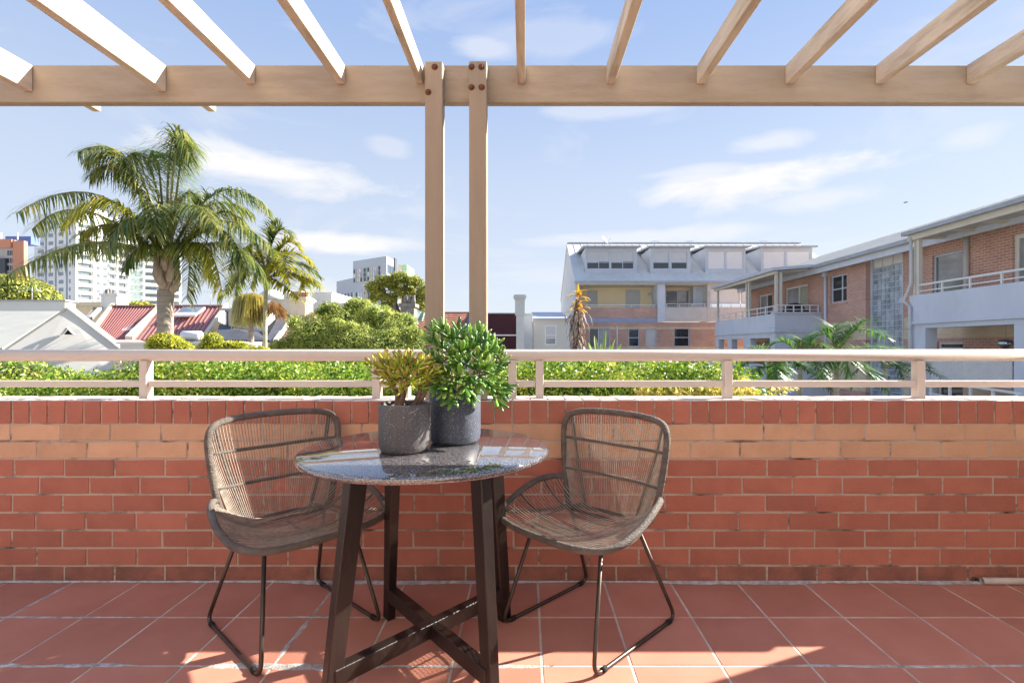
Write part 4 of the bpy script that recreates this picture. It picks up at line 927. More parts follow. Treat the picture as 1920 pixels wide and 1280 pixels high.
# ---- small weatherboard house, chimney and maroon shed behind the plants
ZC = 33.0
def uc(px, Z=None): return (px-VX)*(Z or ZC)/F
def zc(py, Z=None): return H+(VY-py)*(Z or ZC)/F
m_wb = M('beige_board', (.66,.63,.57), (.62,.59,.53), scale=1.2, rough=.8)
hC = thing('weatherboard_house', 'small beige house with one white sash window left of the apartment building', 'house', (1.5, ZC, GZ))
Cf = Fr((0, ZC), (1, 0), (0, -1)); wh_ = (uc(1021.5), uc(1043.5), zc(647), zc(609.5))
mb = MB(); facade(mb, Cf, uc(1000), uc(1064), GZ, zc(598), [wh_], 0, .08); mb.build('front_wall', m_wb, hC)
k = zc(598)-.2
while k > -1: mb = MB(); fbox(mb, Cf, uc(1000), wh_[0]-.1 if wh_[2]-.1 < k < wh_[3]+.1 else uc(1064), k-.006, k+.006, .001, .012); mb.build('board_lap', m_wb, hC) if k > .5 else None; k -= .22
window(Cf, *wh_, hC, d=0.0, fw=.09, trans=(.5,), fm=m_white, glass=g_mid, blind=.72)
MB().box(uc(1000), uc(1000)+.06, ZC+.002, ZC+5, GZ, zc(598)).build('side_wall', m_white, hC)
MB().hexa([(uc(998.5),ZC-.15,zc(598.5)),(uc(1065),ZC-.15,zc(598.5)),(uc(1065),ZC+5,zc(588,ZC+5)),(uc(998.5),ZC+5,zc(588,ZC+5)),(uc(998.5),ZC-.15,zc(596)),(uc(1065),ZC-.15,zc(596)),(uc(1065),ZC+5,zc(585,ZC+5)),(uc(998.5),ZC+5,zc(585,ZC+5))]).build('roof', m_roofb, hC)
MB().box(uc(979), uc(999)-.03, ZC+.6, ZC+3, GZ, zc(589)).build('side_wing', M('pale_blue_board', (.72,.74,.77), (.68,.70,.74), scale=2, rough=.7), hC)
MB().box(uc(976.5), uc(1000), ZC+.45, ZC+3.1, zc(589)+.003, zc(586.5)).build('wing_roof', m_roofb, hC)
ck = thing('chimney', 'grey rendered chimney with moulded cap between the maroon shed and the small beige house', 'chimney', (uc(975), ZC-.4, GZ))
x0, x1 = uc(966), uc(984); MB().box(x0+.08, x1-.05, ZC-.7, ZC-.05, GZ, zc(592)).build('stack_base', m_grey, ck); MB().box(x0, x1, ZC-.75, ZC-.0, zc(592)+.002, zc(563)).build('stack', m_grey, ck)
for a, b, e in ((563, 560, .04), (560, 557, .10), (557, 554.5, .06)): MB().box(x0-e, x1+e, ZC-.75-e, ZC+e, zc(a)+.002, zc(b)).build('cap_course', m_grey, ck)
m_mar = M('maroon_sheet', (.12,.045,.06), (.10,.038,.05), scale=1.5, rough=.55)
mh = thing('maroon_shed', 'maroon corrugated shed wall beside the grey chimney', 'shed', (uc(940), ZC+.5, GZ))
n = 44; xa, xb = uc(912, ZC+1), uc(968, ZC+1); 
for z0, z1, nm in ((GZ, zc(629.5, ZC+1), 0), (zc(627, ZC+1), zc(588, ZC+1), 1)):
    vs = []; fs = []
    for i in range(n*2+1):
        x = xa+(xb-xa)*i/(2*n); d = .03*(i % 2); vs += [(x, ZC+1-d, z0), (x, ZC+1-d, z1)]
    MB().add(vs, [(i*2, i*2+2, i*2+3, i*2+1) for i in range(n*2)]).build('corrugated_sheet', m_mar, mh)
MB().box(xa, xb, ZC+.9, ZC+1.02, zc(629.5, ZC+1), zc(627, ZC+1)).build('white_strip', m_white, mh); MB().box(xa-.05, xb+.05, ZC+.85, ZC+4, zc(588, ZC+1)+.002, zc(586.3, ZC+1)).build('roof', m_roofb, mh)
MB().box(xa, xb, ZC+1.05, ZC+4, GZ, zc(589, ZC+1)).build('shed_body', m_mar, mh)
# terracotta tiled roof house behind the posts
hT = thing('tiled_house', 'house with a small terracotta tiled roof and old grey chimney, seen past the pergola posts', 'house', (uc(830, 38), 38, GZ))
m_tc = M('terracotta_roof_tile', (.40,.17,.11), (.30,.12,.08), scale=6, rough=.8, rnd=.15, island=.22)
ZT = 34.0; zt0, zt1 = zc(636, ZT), zc(587, ZT+4); xa, xb = uc(770, ZT), uc(884, ZT)
MB().box(xa+.1, xb-.1, ZT+.1, ZT+8, GZ, zt0-.05).build('wall', m_grey, hT)
b = MB(); nr = 13; nc = 22
for r in range(nr):
    ya, yb = ZT+4*r/nr, ZT+4*(r+1)/nr; za, zb_ = zt0+(zt1-zt0)*r/nr, zt0+(zt1-zt0)*(r+1)/nr
    for c in range(nc):
        x = xa+(xb-xa)*c/nc+(.1 if r % 2 else 0); w = (xb-xa)/nc; b.hexa([(x,ya,za),(x+w-.01,ya,za),(x+w-.01,yb,zb_),(x,yb,zb_),(x,ya,za+.07),(x+w-.01,ya,za+.07),(x+w-.01,yb,zb_+.02),(x,yb,zb_+.02)])
b.build('roof_tiles', m_tc, hT, kind='stuff')
MB().bar((xa,ZT+4,zt1+.03),(xb,ZT+4,zt1+.03),.18,.12).build('ridge_cap', m_tc, hT)
MB().hexa([(xb-.55,ZT-.1,zt0),(xb-.1,ZT-.1,zt0),(xb-.1,ZT+4,zt1),(xb-.55,ZT+4,zt1),(xb-.55,ZT-.1,zt0+.12),(xb-.1,ZT-.1,zt0+.12),(xb-.1,ZT+4,zt1+.12),(xb-.55,ZT+4,zt1+.12)]).build('blue_flashing', M('slate_blue', (.12,.19,.28), rough=.6), hT)
MB().hexa([(xb-.05,ZT-.2,zt0),(xb+.25,ZT-.2,zt0),(xb+.25,ZT+4.2,zt1),(xb-.05,ZT+4.2,zt1),(xb-.05,ZT-.2,zt0+.35),(xb+.25,ZT-.2,zt0+.35),(xb+.25,ZT+4.2,zt1+.45),(xb-.05,ZT+4.2,zt1+.45)]).build('party_wall', m_grey, hT)
m_oldc = M('old_cement', (.30,.28,.25), (.17,.155,.14), scale=3, rough=.95, bump=.5, bscale=20)
x0, x1 = uc(755), uc(780); MB().box(x0, x1, ZC-.6, ZC+.4, GZ, zc(577)).build('chimney', m_oldc, hT); MB().box(x0-.1, x1+.1, ZC-.7, ZC+.5, zc(577)+.002, zc(570)).build('chimney_cap', m_oldc, hT)
for k in range(3): xx = x0+.2+.27*k; MB().lathe((xx, ZC-.1, zc(570)), [(.13,0),(.12,.3),(.09,.5),(.13,.56),(0,.56)], 10).build('chimney_pot', m_oldc, hT)
MB().hexa([(uc(775),ZC+1.0,zc(600)),(uc(785),ZC+1.0,zc(600)),(uc(785),ZC+1.4,zc(600)),(uc(775),ZC+1.4,zc(600)),(uc(784),ZC+1.0,zc(584)),(uc(789),ZC+1.0,zc(584)),(uc(789),ZC+1.4,zc(584)),(uc(784),ZC+1.4,zc(584))]).build('green_flashing', M('verdigris', (.25,.42,.33), rough=.6), hT)
# ================================================================ NEIGHBOURHOOD ON THE LEFT
m_wht = M('white_render', (.72,.71,.68), (.66,.65,.61), scale=.8, rough=.85, dirt=.18, dirtc=(.5,.48,.44))
m_creamh = M('cream_stucco', (.78,.68,.50), (.70,.60,.43), scale=1.5, rough=.85, dirt=.25, dirtc=(.4,.32,.22))
m_tin = M('weathered_tin', (.36,.36,.32), (.31,.31,.28), scale=.8, rough=.6)
m_redtin = M('faded_red_tin', (.42,.185,.165), (.37,.16,.145), scale=.7, rough=.55)
m_dark = M('dark_slate_roof', (.085,.09,.105), (.06,.065,.078), scale=1, rough=.6)
m_brown = M('brown_roof_tile', (.42,.30,.22), (.33,.23,.17), scale=4, rough=.85)
def P(px, py, Y): return tuple(px2(px, py, Y))
def panel(mb, pts, t=.08):       # a slab of thickness t below the given quad
    return mb.prism(pts, (0, 0, -t))
# gable cottage
q = 17.0
gc = thing('gable_cottage', 'cottage with a white gable wall and grey tin roof at the lower left', 'house', (-15, 18, GZ))
ap = Vector(P(127, 577, q+.85)); el = Vector(P(2, 660, q)); er = Vector(P(246, 668, q+1.85))
vt = [(ap.x+.05, q, 1.75)]
MB().prism([(el.x,el.y,GZ),(er.x,er.y,GZ),tuple(er),(ap.x,ap.y,ap.z-.05),tuple(el)], (-.08,.2,0)).build('gable_wall', m_wht, gc)
MB().prism([(el.x,el.y-.05,el.z),(ap.x,ap.y-.05,ap.z+.02),(er.x,er.y-.05,er.z),(er.x,er.y-.05,er.z-.06),(ap.x,ap.y-.05,ap.z-.05),(el.x,el.y-.05,el.z-.06)], (0,.35,0)).build('verge', M('verge_grey', (.30,.30,.28), rough=.7), gc)
v = Vector(P(128, 627, q+.78)); q_ = q; q = q+.80
MB().prism([(v.x-.16,q-.012,v.z),(v.x+.2,q-.012,v.z),(v.x+.0,q-.012,v.z+.2)], (0,.01,0)).build('gable_vent', m_black, gc)
b = MB(); b.bar((v.x-.2,q-.06,v.z+.0),(v.x,q-.06,v.z+.24),.08,.03); b.bar((v.x+.26,q-.06,v.z-.02),(v.x,q-.06,v.z+.24),.08,.03); b.build('vent_hood', m_wht, gc)
q = q_
panel(MB(), [P(-220,668,q+.25),P(0,655,q+.25),P(112,583,q+6.5),P(-220,583,q+6.5)][::1]).build('main_roof', m_tin, gc)
MB().box(P(-300,0,26)[0], P(122,0,26)[0], 26, 26.6, GZ, P(0,565,26)[2]).build('rear_block', m_wht, gc); MB().box(P(-300,0,26)[0]-.1, P(122,0,26)[0]+.1, 25.9, 26.7, P(0,565,26)[2]+.002, P(0,563,26)[2]+.02).build('parapet_cap', m_gutter, gc)
# white annexe below and right of the gable
an = thing('white_annexe', 'low white annexe wall right of the cottage gable, behind the hedge', 'house', (-12, 16, GZ))
MB().box(P(225,0,16)[0], P(385,0,16)[0], 16, 18.5, GZ, P(0,645,16)[2]).build('annexe_wall', m_wht, an); MB().box(P(222,0,16)[0], P(388,0,16)[0], 15.9, 18.6, P(0,645,16)[2]+.002, P(0,641,16)[2]).build('coping', m_white, an)
MB().box(P(214,0,15.5)[0], P(226,0,15.5)[0], 15.5, 15.8, GZ, P(0,675,15.5)[2]).build('gate_pier', m_creamh, an)
# red tin terrace houses
def terrace(lab, ridge, eave, Zr, Ze, wall, wallm, partyw=None, party_right=True):
    (rx0, rx1, ry), (ex0, ex1, ey) = ridge, eave
    t = thing('terrace_house', lab, 'house', (P((rx0+rx1)/2, 0, Zr)[0], Zr, GZ), 'red tin roofed terrace houses')
    a, b_, c_, d_ = P(ex0, ey, Ze), P(ex1, ey, Ze), P(rx1, ry, Zr), P(rx0, ry, Zr)
    panel(MB(), [a, b_, c_, d_], .10).build('roof', m_redtin, t)
    sm = MB(); n = 15
    for k in range(1, n): 
        u = Vector(a).lerp(Vector(b_), k/n)+Vector((0,0,.03)); w = Vector(d_).lerp(Vector(c_), k/n)+Vector((0,0,.03)); sm.bar(u, w, .035, .04)
    sm.build('roof_seam', m_redtin, t)
    MB().bar(Vector(d_)+Vector((0,0,.05)), Vector(c_)+Vector((0,0,.05)), .3, .08).build('ridge_cap', m_redtin, t)
    MB().box(a[0]+.15, b_[0]-.15, Ze+.2, Zr, GZ, a[2]-.15).build('front_wall', wallm, t)
    for side in ((0, 1) if party_right else (0,)):
        u, w = (Vector(a), Vector(d_)) if side == 0 else (Vector(b_), Vector(c_)); dx = -.28 if side == 0 else .02
        MB().hexa([(u.x+dx,u.y-.1,GZ),(u.x+dx+.26,u.y-.1,GZ),(w.x+dx+.26,w.y+.2,GZ),(w.x+dx,w.y+.2,GZ),(u.x+dx,u.y-.1,u.z+.22),(u.x+dx+.26,u.y-.1,u.z+.22),(w.x+dx+.26,w.y+.2,w.z+.25),(w.x+dx,w.y+.2,w.z+.25)]).build('party_wall', m_creamh, t)
    return t, a, b_, c_, d_
t1, a, b_, c_, d_ = terrace('red tin roofed terrace house left of the big palm trunk', (211, 294, 574), (170, 236, 636), 37.2, 33.5, 0, m_wht)
def skylight(t, px, py, Z, w, l, up):
    p = Vector(P(px, py, Z)); 
    MB().hexa([p+Vector(q) for q in ((-w/2,0,.02),(w/2,0,.02),(w/2+.0,l,.02+up),(-w/2,l,.02+up),(-w/2,0,.16),(w/2,0,.16),(w/2,l,.16+up),(-w/2,l,.16+up))]).build('skylight_frame', m_white, t)
    MB().add([p+Vector(q) for q in ((-w/2+.08,.05,.175),(w/2-.08,.05,.175),(w/2-.08,l-.05,.17+up),(-w/2+.08,l-.05,.17+up))], [(0,1,2,3)]).build('skylight_pane', glassmat('sky_glass', (.25,.30,.33)), t)
skylight(t1, 241, 623, 34.4, 1.0, 1.0, .58)
t2, a, b_, c_, d_ = terrace('red tin roofed terrace house with a skylight right of the big palm trunk', (302, 418, 574), (252, 378, 637), 37.2, 33.5, 0, m_wht)
skylight(t2, 345, 594, 35.4, 1.6, 1.1, .62)
# eave veranda roofs
v1 = thing('lean_to', 'pale pink tin lean-to roof in front of the red terrace roofs', 'shed', (P(260,0,30)[0], 30, GZ))
panel(MB(), [P(228,648,30),P(300,650,30),P(262,637,33),P(204,637,33)], .08).build('roof', M('pink_tin', (.62,.40,.37), (.55,.36,.33), rough=.6), v1); MB().box(P(236,0,30)[0], P(296,0,30)[0], 30.3, 32.5, GZ, P(0,655,30)[2]).build('wall', m_wht, v1)
v1b = thing('low_roof', 'white flat awning roof right of the palm trunk under the solar heater', 'roof', (P(330,0,27)[0], 27, GZ))
MB().box(P(300,0,27)[0], P(420,0,27)[0], 27, 31, P(0,646,27)[2], P(0,640,27)[2]).build('roof', m_white, v1b); MB().box(P(304,0,27)[0], P(416,0,27)[0], 27.2, 30.8, GZ, P(0,646,27)[2]-.003).build('wall', m_wht, v1b)
# chimney left, in front of the tower
cl = thing('chimney', 'white painted chimney stack on the roofline in front of the white tower', 'chimney', (P(202,0,40)[0], 40, GZ))
x0, x1 = P(189,0,40)[0], P(219,0,40)[0]; MB().box(x0, x1, 40, 41.2, GZ, P(0,554,40)[2]).build('stack', m_wht, cl); MB().box(x0-.12, x1+.12, 39.9, 41.3, P(0,554,40)[2]+.002, P(0,550,40)[2]).build('cap', m_wht, cl)
for k in (0, 1): MB().lathe((x0+.2+.3*k, 40.3, P(0,550,40)[2]), [(.1,0),(.09,.35),(.12,.38),(0,.38)], 8).build('chimney_pot', m_oldc, cl)
bh = thing('back_house', 'low cream house with a dark side roof between cottage and chimney', 'house', (P(160,0,41)[0], 41, GZ))
MB().box(P(122,0,41)[0], P(190,0,41)[0], 41, 46, GZ, P(0,573,41)[2]).build('wall', m_creamh, bh); MB().box(P(118,0,41)[0], P(192,0,41)[0], 40.7, 46.2, P(0,573,41)[2]+.003, P(0,566,41)[2]).build('parapet', m_creamh, bh)
panel(MB(), [P(156,600,36),P(170,600,36),P(186,578,40.5),P(176,575,40.5)], .2).build('side_roof', m_brown, bh)
MB().hexa([P(158,606,36),P(166,606,36),P(192,579,40),P(186,579,40),P(158,600,36),P(166,600,36),P(192,574,40),P(186,574,40)]).build('raking_parapet', m_wht, bh)
# solar water heater
sh_ = thing('solar_heater', 'white solar hot water tank on the low roof right of the palm trunk', 'water heater', P(356, 641, 26.8))
ta, tbb = Vector(P(342, 629.5, 26.8)), Vector(P(377, 629.5, 26.8)); r_ = .26
MB().tube([ta, ta+Vector((.04,0,0)), tbb-Vector((.04,0,0)), tbb], [r_*.9, r_, r_, r_*.9], 18).build('tank', m_white, sh_); MB().tube([ta-Vector((.03,0,0)), ta+Vector((.0,0,0))], r_*.93, 18).build('end_cap', m_black, sh_)
MB().hexa([(ta.x,26.2,ta.z-.35),(tbb.x,26.2,ta.z-.35),(tbb.x,27.4,ta.z-.30),(ta.x,27.4,ta.z-.30),(ta.x,26.2,ta.z-.30),(tbb.x,26.2,ta.z-.30),(tbb.x,27.4,ta.z-.25),(ta.x,27.4,ta.z-.25)]).build('collector', m_dark, sh_)
# white house with dark roof
wh2 = thing('white_house', 'white two storey house with dark slate roof and black downpipe behind the slim palms', 'house', (P(460,0,34)[0], 34, GZ))
Wf = Fr((0, 34), (1, 0), (0, -1))
def U(px, Z=34.): return (px-VX)*Z/F
def Zz(py, Z=34.): return H+(VY-py)*Z/F
ws = [(U(437), U(446), Zz(613), Zz(594)), (U(476), U(486), Zz(613), Zz(594))]
mb = MB(); facade(mb, Wf, U(422), U(500), Zz(626), Zz(582), ws, 0, .12); mb.build('front_wall', m_wht, wh2)
for w_ in ws: window(Wf, *w_, wh2, glass=g_mid, fw=.05, trans=(.5,), fm=m_white)
MB().box(U(422)-.02, U(500), 34.15, 40, GZ, Zz(582)-.01).build('body', m_wht, wh2); MB().box(U(416), U(505), 33.7, 40.1, Zz(582), Zz(578)).build('eave', m_gutter, wh2)
MB().box(U(424), U(443), 35, 36.2, Zz(578)+.003, Zz(556)).build('chimney', m_creamh, wh2); MB().box(U(424)-.1, U(443)+.1, 34.9, 36.3, Zz(556), Zz(552)).build('chimney_cap', m_creamh, wh2)
MB().tube([(U(424),33.9,Zz(583)),(U(429),33.85,Zz(585)),(U(429),33.85,Zz(622))], .05, 6).build('downpipe', m_dark, wh2)
panel(MB(), [P(402,636,31),P(505,637,31),P(500,624,33.95),P(412,607,33.95)], .12).build('lower_roof', m_dark, wh2)
MB().box(P(404,0,31.3)[0], P(505,0,31.3)[0], 31.3, 33.9, GZ, P(0,640,31.3)[2]).build('lower_wall', m_wht, wh2)
panel(MB(), [P(498,637,31),P(516,640,31),P(548,582,37),P(530,580,37)], .12).build('side_roof', m_dark, wh2)
# cream parapet house with brown roof
ch2 = thing('cream_house', 'cream house with moulded chimney, red chimney pots and brown tiled roof', 'house', (P(570,0,35)[0], 35, GZ))
MB().hexa([P(512,660,31),P(521,660,31),P(556,660,37),P(549,660,37),P(512,636,31),P(521,636,31),P(556,589,37),P(549,589,37)]).build('raking_parapet', m_creamh, ch2)
panel(MB(), [P(522,642,31),P(690,642,31),P(700,584,37),P(569,584,37)], .12).build('roof', m_brown, ch2)
b = MB(); 
for k in range(14):
    t = k/14; u = Vector(P(522,642,31)).lerp(Vector(P(569,584,37)), t); w = Vector(P(690,642,31)).lerp(Vector(P(700,584,37)), t); b.bar(u+Vector((0,0,.04)), w+Vector((0,0,.04)), .06, .05)
b.build('tile_course', m_brown, ch2, kind='stuff')
MB().box(P(526,0,31.3)[0], P(690,0,31.3)[0], 31.3, 37, GZ, P(0,648,31.3)[2]).build('wall', m_creamh, ch2)
x0, x1 = P(544,0,36.5)[0], P(578,0,36.5)[0]
MB().box(x0, x1, 36, 37.3, GZ, P(0,567,36.5)[2]).build('chimney', m_creamh, ch2)
for i, (a_, b2_, e) in enumerate(((567,564,.08),(564,561,.18),(561,558,.10))): MB().box(x0-e, x1+e, 36-e, 37.3+e, P(0,a_,36.5)[2]+.002, P(0,b2_,36.5)[2]).build('chimney_moulding', m_creamh, ch2)
m_pot = M('terracotta_pot', (.42,.17,.12), (.36,.14,.10), rough=.8)
for k in range(6): MB().lathe((x0+.12+(x1-x0-.24)*k/5, 36.6, P(0,558,36.5)[2]), [(.13,0),(.11,.1),(.10,.32),(.14,.36),(.10,.4),(0,.4)], 10).build('chimney_pot', m_pot, ch2)
MB().tube([P(584,590,36),P(584,546,36)], .02, 5).build('aerial_mast', m_gutter, ch2); 
for k in range(6): MB().bar(Vector(P(573+4.4*k,545,36)), Vector(P(573+4.4*k,547.5,36)), .02).build('aerial_element', m_gutter, ch2)
MB().bar(Vector(P(571,546,36)), Vector(P(602,546,36)), .02).build('aerial_boom', m_gutter, ch2)
# white blocks further back
for (nm, lab, x0, x1, yt, Z, ex) in (('white_building', 'plain white building with rooftop plant behind the cream chimney', 508, 560, 552, 60, 1), ('white_building', 'plain white sunlit building right of the red chimney pots', 582, 622, 549, 52, 0), ('white_building', 'long low white building behind the round green tree', 600, 690, 569, 48, 0)):
    t = thing(nm, lab, 'building', (P((x0+x1)/2,0,Z)[0], Z, GZ)); MB().box(P(x0,0,Z)[0], P(x1,0,Z)[0], Z, Z+8, GZ, P(0,yt,Z)[2]).build('wall', m_wht, t); MB().box(P(x0,0,Z)[0]-.1, P(x1,0,Z)[0]+.1, Z-.1, Z+8.1, P(0,yt,Z)[2]+.002, P(0,yt-1.2,Z)[2]).build('parapet', m_wht, t)
    if ex:
        for a_, b2_, y_ in ((522,533,540),(538,546,544),(551,559,539)): MB().box(P(a_,0,Z)[0], P(b2_,0,Z)[0], Z+1, Z+3, P(0,yt-1.2,Z)[2], P(0,y_,Z)[2]).build('roof_plant', m_blind, t)
        dome = MB().lathe((P(512,0,Z)[0], Z-.3, P(0,562,Z)[2]), [(1.5,0),(1.4,.5),(1.0,.9),(.5,1.1),(0,1.15)], 16).build('curved_parapet', m_wht, t)
# ---- towers
def face_windows(t, fr, L, zs, spec, ww, m_slab):
    """spec: list of (u0,u1,kind) bays; windows built one by one"""
    hgt = 3.0
    for j in range(zs):
        z = j*hgt
        for (u0, u1, kind) in spec:
            if kind == 'b':            # balcony bay: recessed dark opening and white upstand
                mb = MB(); mb.add([fr.p(u0,z+1.05,.02), fr.p(u1,z+1.05,.02), fr.p(u1,z+2.55,.02), fr.p(u0,z+2.55,.02)], [(0,1,2,3)]); w = mb.build('window', ww[0], t)
                mb = MB(); fbox(mb, fr, u0-.1, u1+.1, z-.15, z+1.0, .03, .9); mb.build('balcony', m_slab, t)
            else:
                mb = MB(); mb.add([fr.p(u0,z+.9,.02), fr.p(u1,z+.9,.02), fr.p(u1,z+2.3,.02), fr.p(u0,z+2.3,.02)], [(0,1,2,3)]); mb.build('window', ww[1], t)
                mb = MB(); fbox(mb, fr, u0-.15, u1+.15, z+.7, z+.88, .021, .2); mb.build('window_sill', m_slab, t)
m_tow = M('tower_white', (.82,.82,.80), (.78,.78,.76), scale=.05, rough=.8)
gt1 = glassmat('tower_glass', (.16,.20,.22), .2); gt2 = glassmat('tower_glass_blue', (.22,.28,.36), .2)
th = radians(70)
ua, na = (cos(th), sin(th)), (sin(th), -cos(th)); ubv, nb_ = (-sin(th), cos(th)), (-cos(th), -sin(th))
def at(px, Z): return ((px-VX)*Z/F, Z)
def hitu(fr, px):      # distance along the frame's u at which photo column px is reached
    k = (px-VX)/F; O, u = fr.O, fr.u; return (k*O.y-O.x)/(u.x-k*u.y)
def zat(py, Y): return H+(VY-py)*Y/F
O1 = at(137, 190); fA = Fr(O1, ua, na); fB = Fr(O1, ubv, nb_)
LA = hitu(fA, 240); LB = hitu(fB, 64); zt = zat(393, 190); nfl = int((zt-2)/3)
T = thing('apartment_tower', 'tall white apartment tower with balconies behind the big palm', 'building', (*O1, GZ))
pA = fA.p(LA, 0); pB = fB.p(LB, 0); pC = (pA[0]+pB[0]-O1[0], pA[1]+pB[1]-O1[1])
MB().prism([(O1[0],O1[1],GZ),(pA[0],pA[1],GZ),(pC[0],pC[1],GZ),(pB[0],pB[1],GZ)], (0,0,zt-GZ)).build('tower_body', m_tow, T)
face_windows(T, fA, LA, nfl, [(LA*.08, LA*.30, 'b'), (LA*.40,LA*.47,'w'), (LA*.52, LA*.60, 'w'), (LA*.64, LA*.72, 'b'), (LA*.80, LA*.94, 'b')], (gt1, gt1), m_tow)
face_windows(T, fB, LB, nfl, [(LB*.06, LB*.10, 'w'), (LB*.24, LB*.36, 'w'), (LB*.50, LB*.62, 'w'), (LB*.74, LB*.90, 'b')], (gt2, gt2), m_tow)
for u in (.03,.34,.76,.98): mb = MB(); fbox(mb, fA, LA*u-.25, LA*u+.25, 0, zt+.8, .01, 1.1); mb.build('fin', m_tow, T)
for u in (.15,.43,.68): mb = MB(); fbox(mb, fB, LB*u-.35, LB*u+.35, 0, zt-.2, .01, .15); mb.build('dark_strip', gt2, T)
MB().box(O1[0]-9, O1[0]+2, O1[1]+5, O1[1]+13, zt, zt+2.5).build('plant_room', m_tow, T)
O2 = at(241, 212); f2 = Fr(O2, (cos(radians(40)), sin(radians(40))), (sin(radians(40)), -cos(radians(40)))); L2 = hitu(f2, 341); zt2 = zat(452, 212); ug = hitu(f2, 268)
T2_ = thing('apartment_tower', 'second white tower with a green glass strip, partly behind the palm trunk', 'building', (*O2, GZ))
qa = Vector(f2.p(L2, 0)); nn = -f2.n*22
MB().prism([(O2[0],O2[1],GZ),(qa.x,qa.y,GZ),(qa.x+nn.x,qa.y+nn.y,GZ),(O2[0]+nn.x,O2[1]+nn.y,GZ)], (0,0,zt2-GZ)).build('tower_body', m_tow, T2_)
mb = MB(); fbox(mb, f2, .4, ug-.4, 0, zt2-1, .01, .3); gl = mb.build('glass_strip', glassmat('green_glass', (.32,.40,.38), .15), T2_)
n2 = int((zt2-3)/3)
for j in range(n2+1): mb = MB(); fbox(mb, f2, .4, ug-.4, j*3-.12, j*3+.12, .31, .38); mb.build('transom', m_tow, gl)
face_windows(T2_, f2, L2, n2, [(ug+.8, ug+(L2-ug)*.45, 'b'), (ug+(L2-ug)*.62, L2-1.0, 'b')], (gt1, gt1), m_tow)
# orange and brown block, far left
O3 = at(-60, 150); f3 = Fr(O3, (1, 0), (0, -1)); OB = thing('orange_building', 'brown and orange apartment block with blue rooftop at the far left edge', 'building', (*O3, GZ))
x27 = at(27,150)[0]; x47 = at(48, 150)[0]; zo = zat(450, 150); m_or = M('orange_panel', (.62,.27,.17), (.56,.24,.15), scale=.1, rough=.8); m_bg = M('taupe_panel', (.46,.42,.40), (.42,.38,.36), scale=.1, rough=.8)
MB().box(O3[0], x27, 150, 154, GZ, zo).build('taupe_wing', m_bg, OB); MB().box(x27+.01, x47, 149.5, 150.6, GZ, zat(452,150)).build('orange_wing', m_or, OB)
MB().box(O3[0], at(24,150)[0], 149.3, 149.98, zat(465,150), zat(449,150)).build('orange_top', m_or, OB); MB().box(O3[0], at(14,150)[0], 149.3, 149.98, zat(524,150), zat(485,150)).build('dark_panel', M('dark_panel', (.06,.065,.08), rough=.5), OB)
for i in range(3):
    for j in range(4): z = zat(470+14*j,150); mb = MB(); fbox(mb, Fr((0,149.99),(1,0),(0,-1)), at(14+4.5*i,150)[0], at(17+4.5*i,150)[0], z-1.4, z, 0, .05); mb.build('window', g_dark, OB)
MB().box(at(10,160)[0], at(58,160)[0], 160, 163, zat(458,160), zat(443,160)).build('blue_roof', M('blue_roof', (.12,.18,.45), rough=.5), OB)
for x in (2, 33): MB().bar(at(x,150)+(zat(449,150),), at(x,150)+(zat(436,150),), .25).build('mast', m_white, OB)
# coloured student building
O4 = at(725, 140); f4 = Fr(O4, (cos(radians(195)), -sin(radians(-15))*-1), (0,-1))
sb = thing('student_building', 'grey and multicoloured panelled building behind the small tree', 'building', (*O4, GZ))
def pal(): return random.choice([(.62,.64,.66),(.50,.54,.58),(.70,.70,.66),(.42,.46,.50),(.62,.64,.66)])
lean = at(662, 148.6); fq = Fr(lean, (O4[0]-lean[0], O4[1]-lean[1]), (-(O4[1]-lean[1])*-1, -(O4[0]-lean[0]))); fq.n = Vector((fq.u.y, -fq.u.x, 0))
Lq = (Vector((*O4,0))-Vector((*lean,0))).length; ztop = zat(480, 140)
e4 = at(742, 148); e5 = Vector((e4[0]-O4[0], e4[1]-O4[1], 0))
m_sg = M('student_grey', (.52,.55,.59), (.47,.50,.54), scale=.1, rough=.7)
MB().prism([(lean[0],lean[1],GZ),(O4[0],O4[1],GZ),(e4[0],e4[1],GZ),(lean[0]+e5.x,lean[1]+e5.y,GZ)], (0,0,ztop-GZ)).build('body', m_sg, sb)
cols = {'panel_silver': (.66,.69,.72), 'panel_slate': (.07,.10,.15), 'panel_sand': (.72,.58,.42), 'panel_sage': (.42,.56,.46), 'panel_white': (.80,.82,.82), 'panel_peach': (.72,.50,.40)}
pm = {k: M(k, v, rough=.5) for k, v in cols.items()}
def stripe(fr, u0, u1, z0, z1, mt, d=.25, nm='facade_panel'): mb = MB(); fbox(mb, fr, u0, u1, z0, z1, .01, d); mb.build(nm, mt, sb)
rs = random.Random(5); fl_ = [zat(y, 150) for y in (585, 566, 548, 530, 512, 495)]
for i in range(15):
    u0 = Lq*(.03+i*.054)
    for k in range(3):
        z0 = zat(527,143)+.3+k*(ztop-2.6-zat(527,143))/3
        stripe(fq, u0, u0+Lq*(.030 if i % 3 else .044), z0, z0+(ztop-2.6-zat(527,143))/3-.25, pm[['panel_slate','panel_white','panel_slate','panel_sand','panel_slate','panel_sage','panel_silver','panel_peach'][(i*3+(k if i % 4 == 0 else 0)) % 8]], .2, 'window')
for j in range(7):
    for i in range(13):
        u0 = Lq*(.02+i*.075); z = 2+j*3.1
        if z+2.4 > zat(527,143): continue
        stripe(fq, u0, u0+Lq*.03, z, z+2.3, pm[rs.choice(['panel_slate','panel_slate','panel_white','panel_sage','panel_sand'])], .15, 'window')
f5 = Fr(O4, (e5.x, e5.y), (0,-1)); f5.n = Vector((f5.u.y, -f5.u.x, 0)); L5 = e5.length
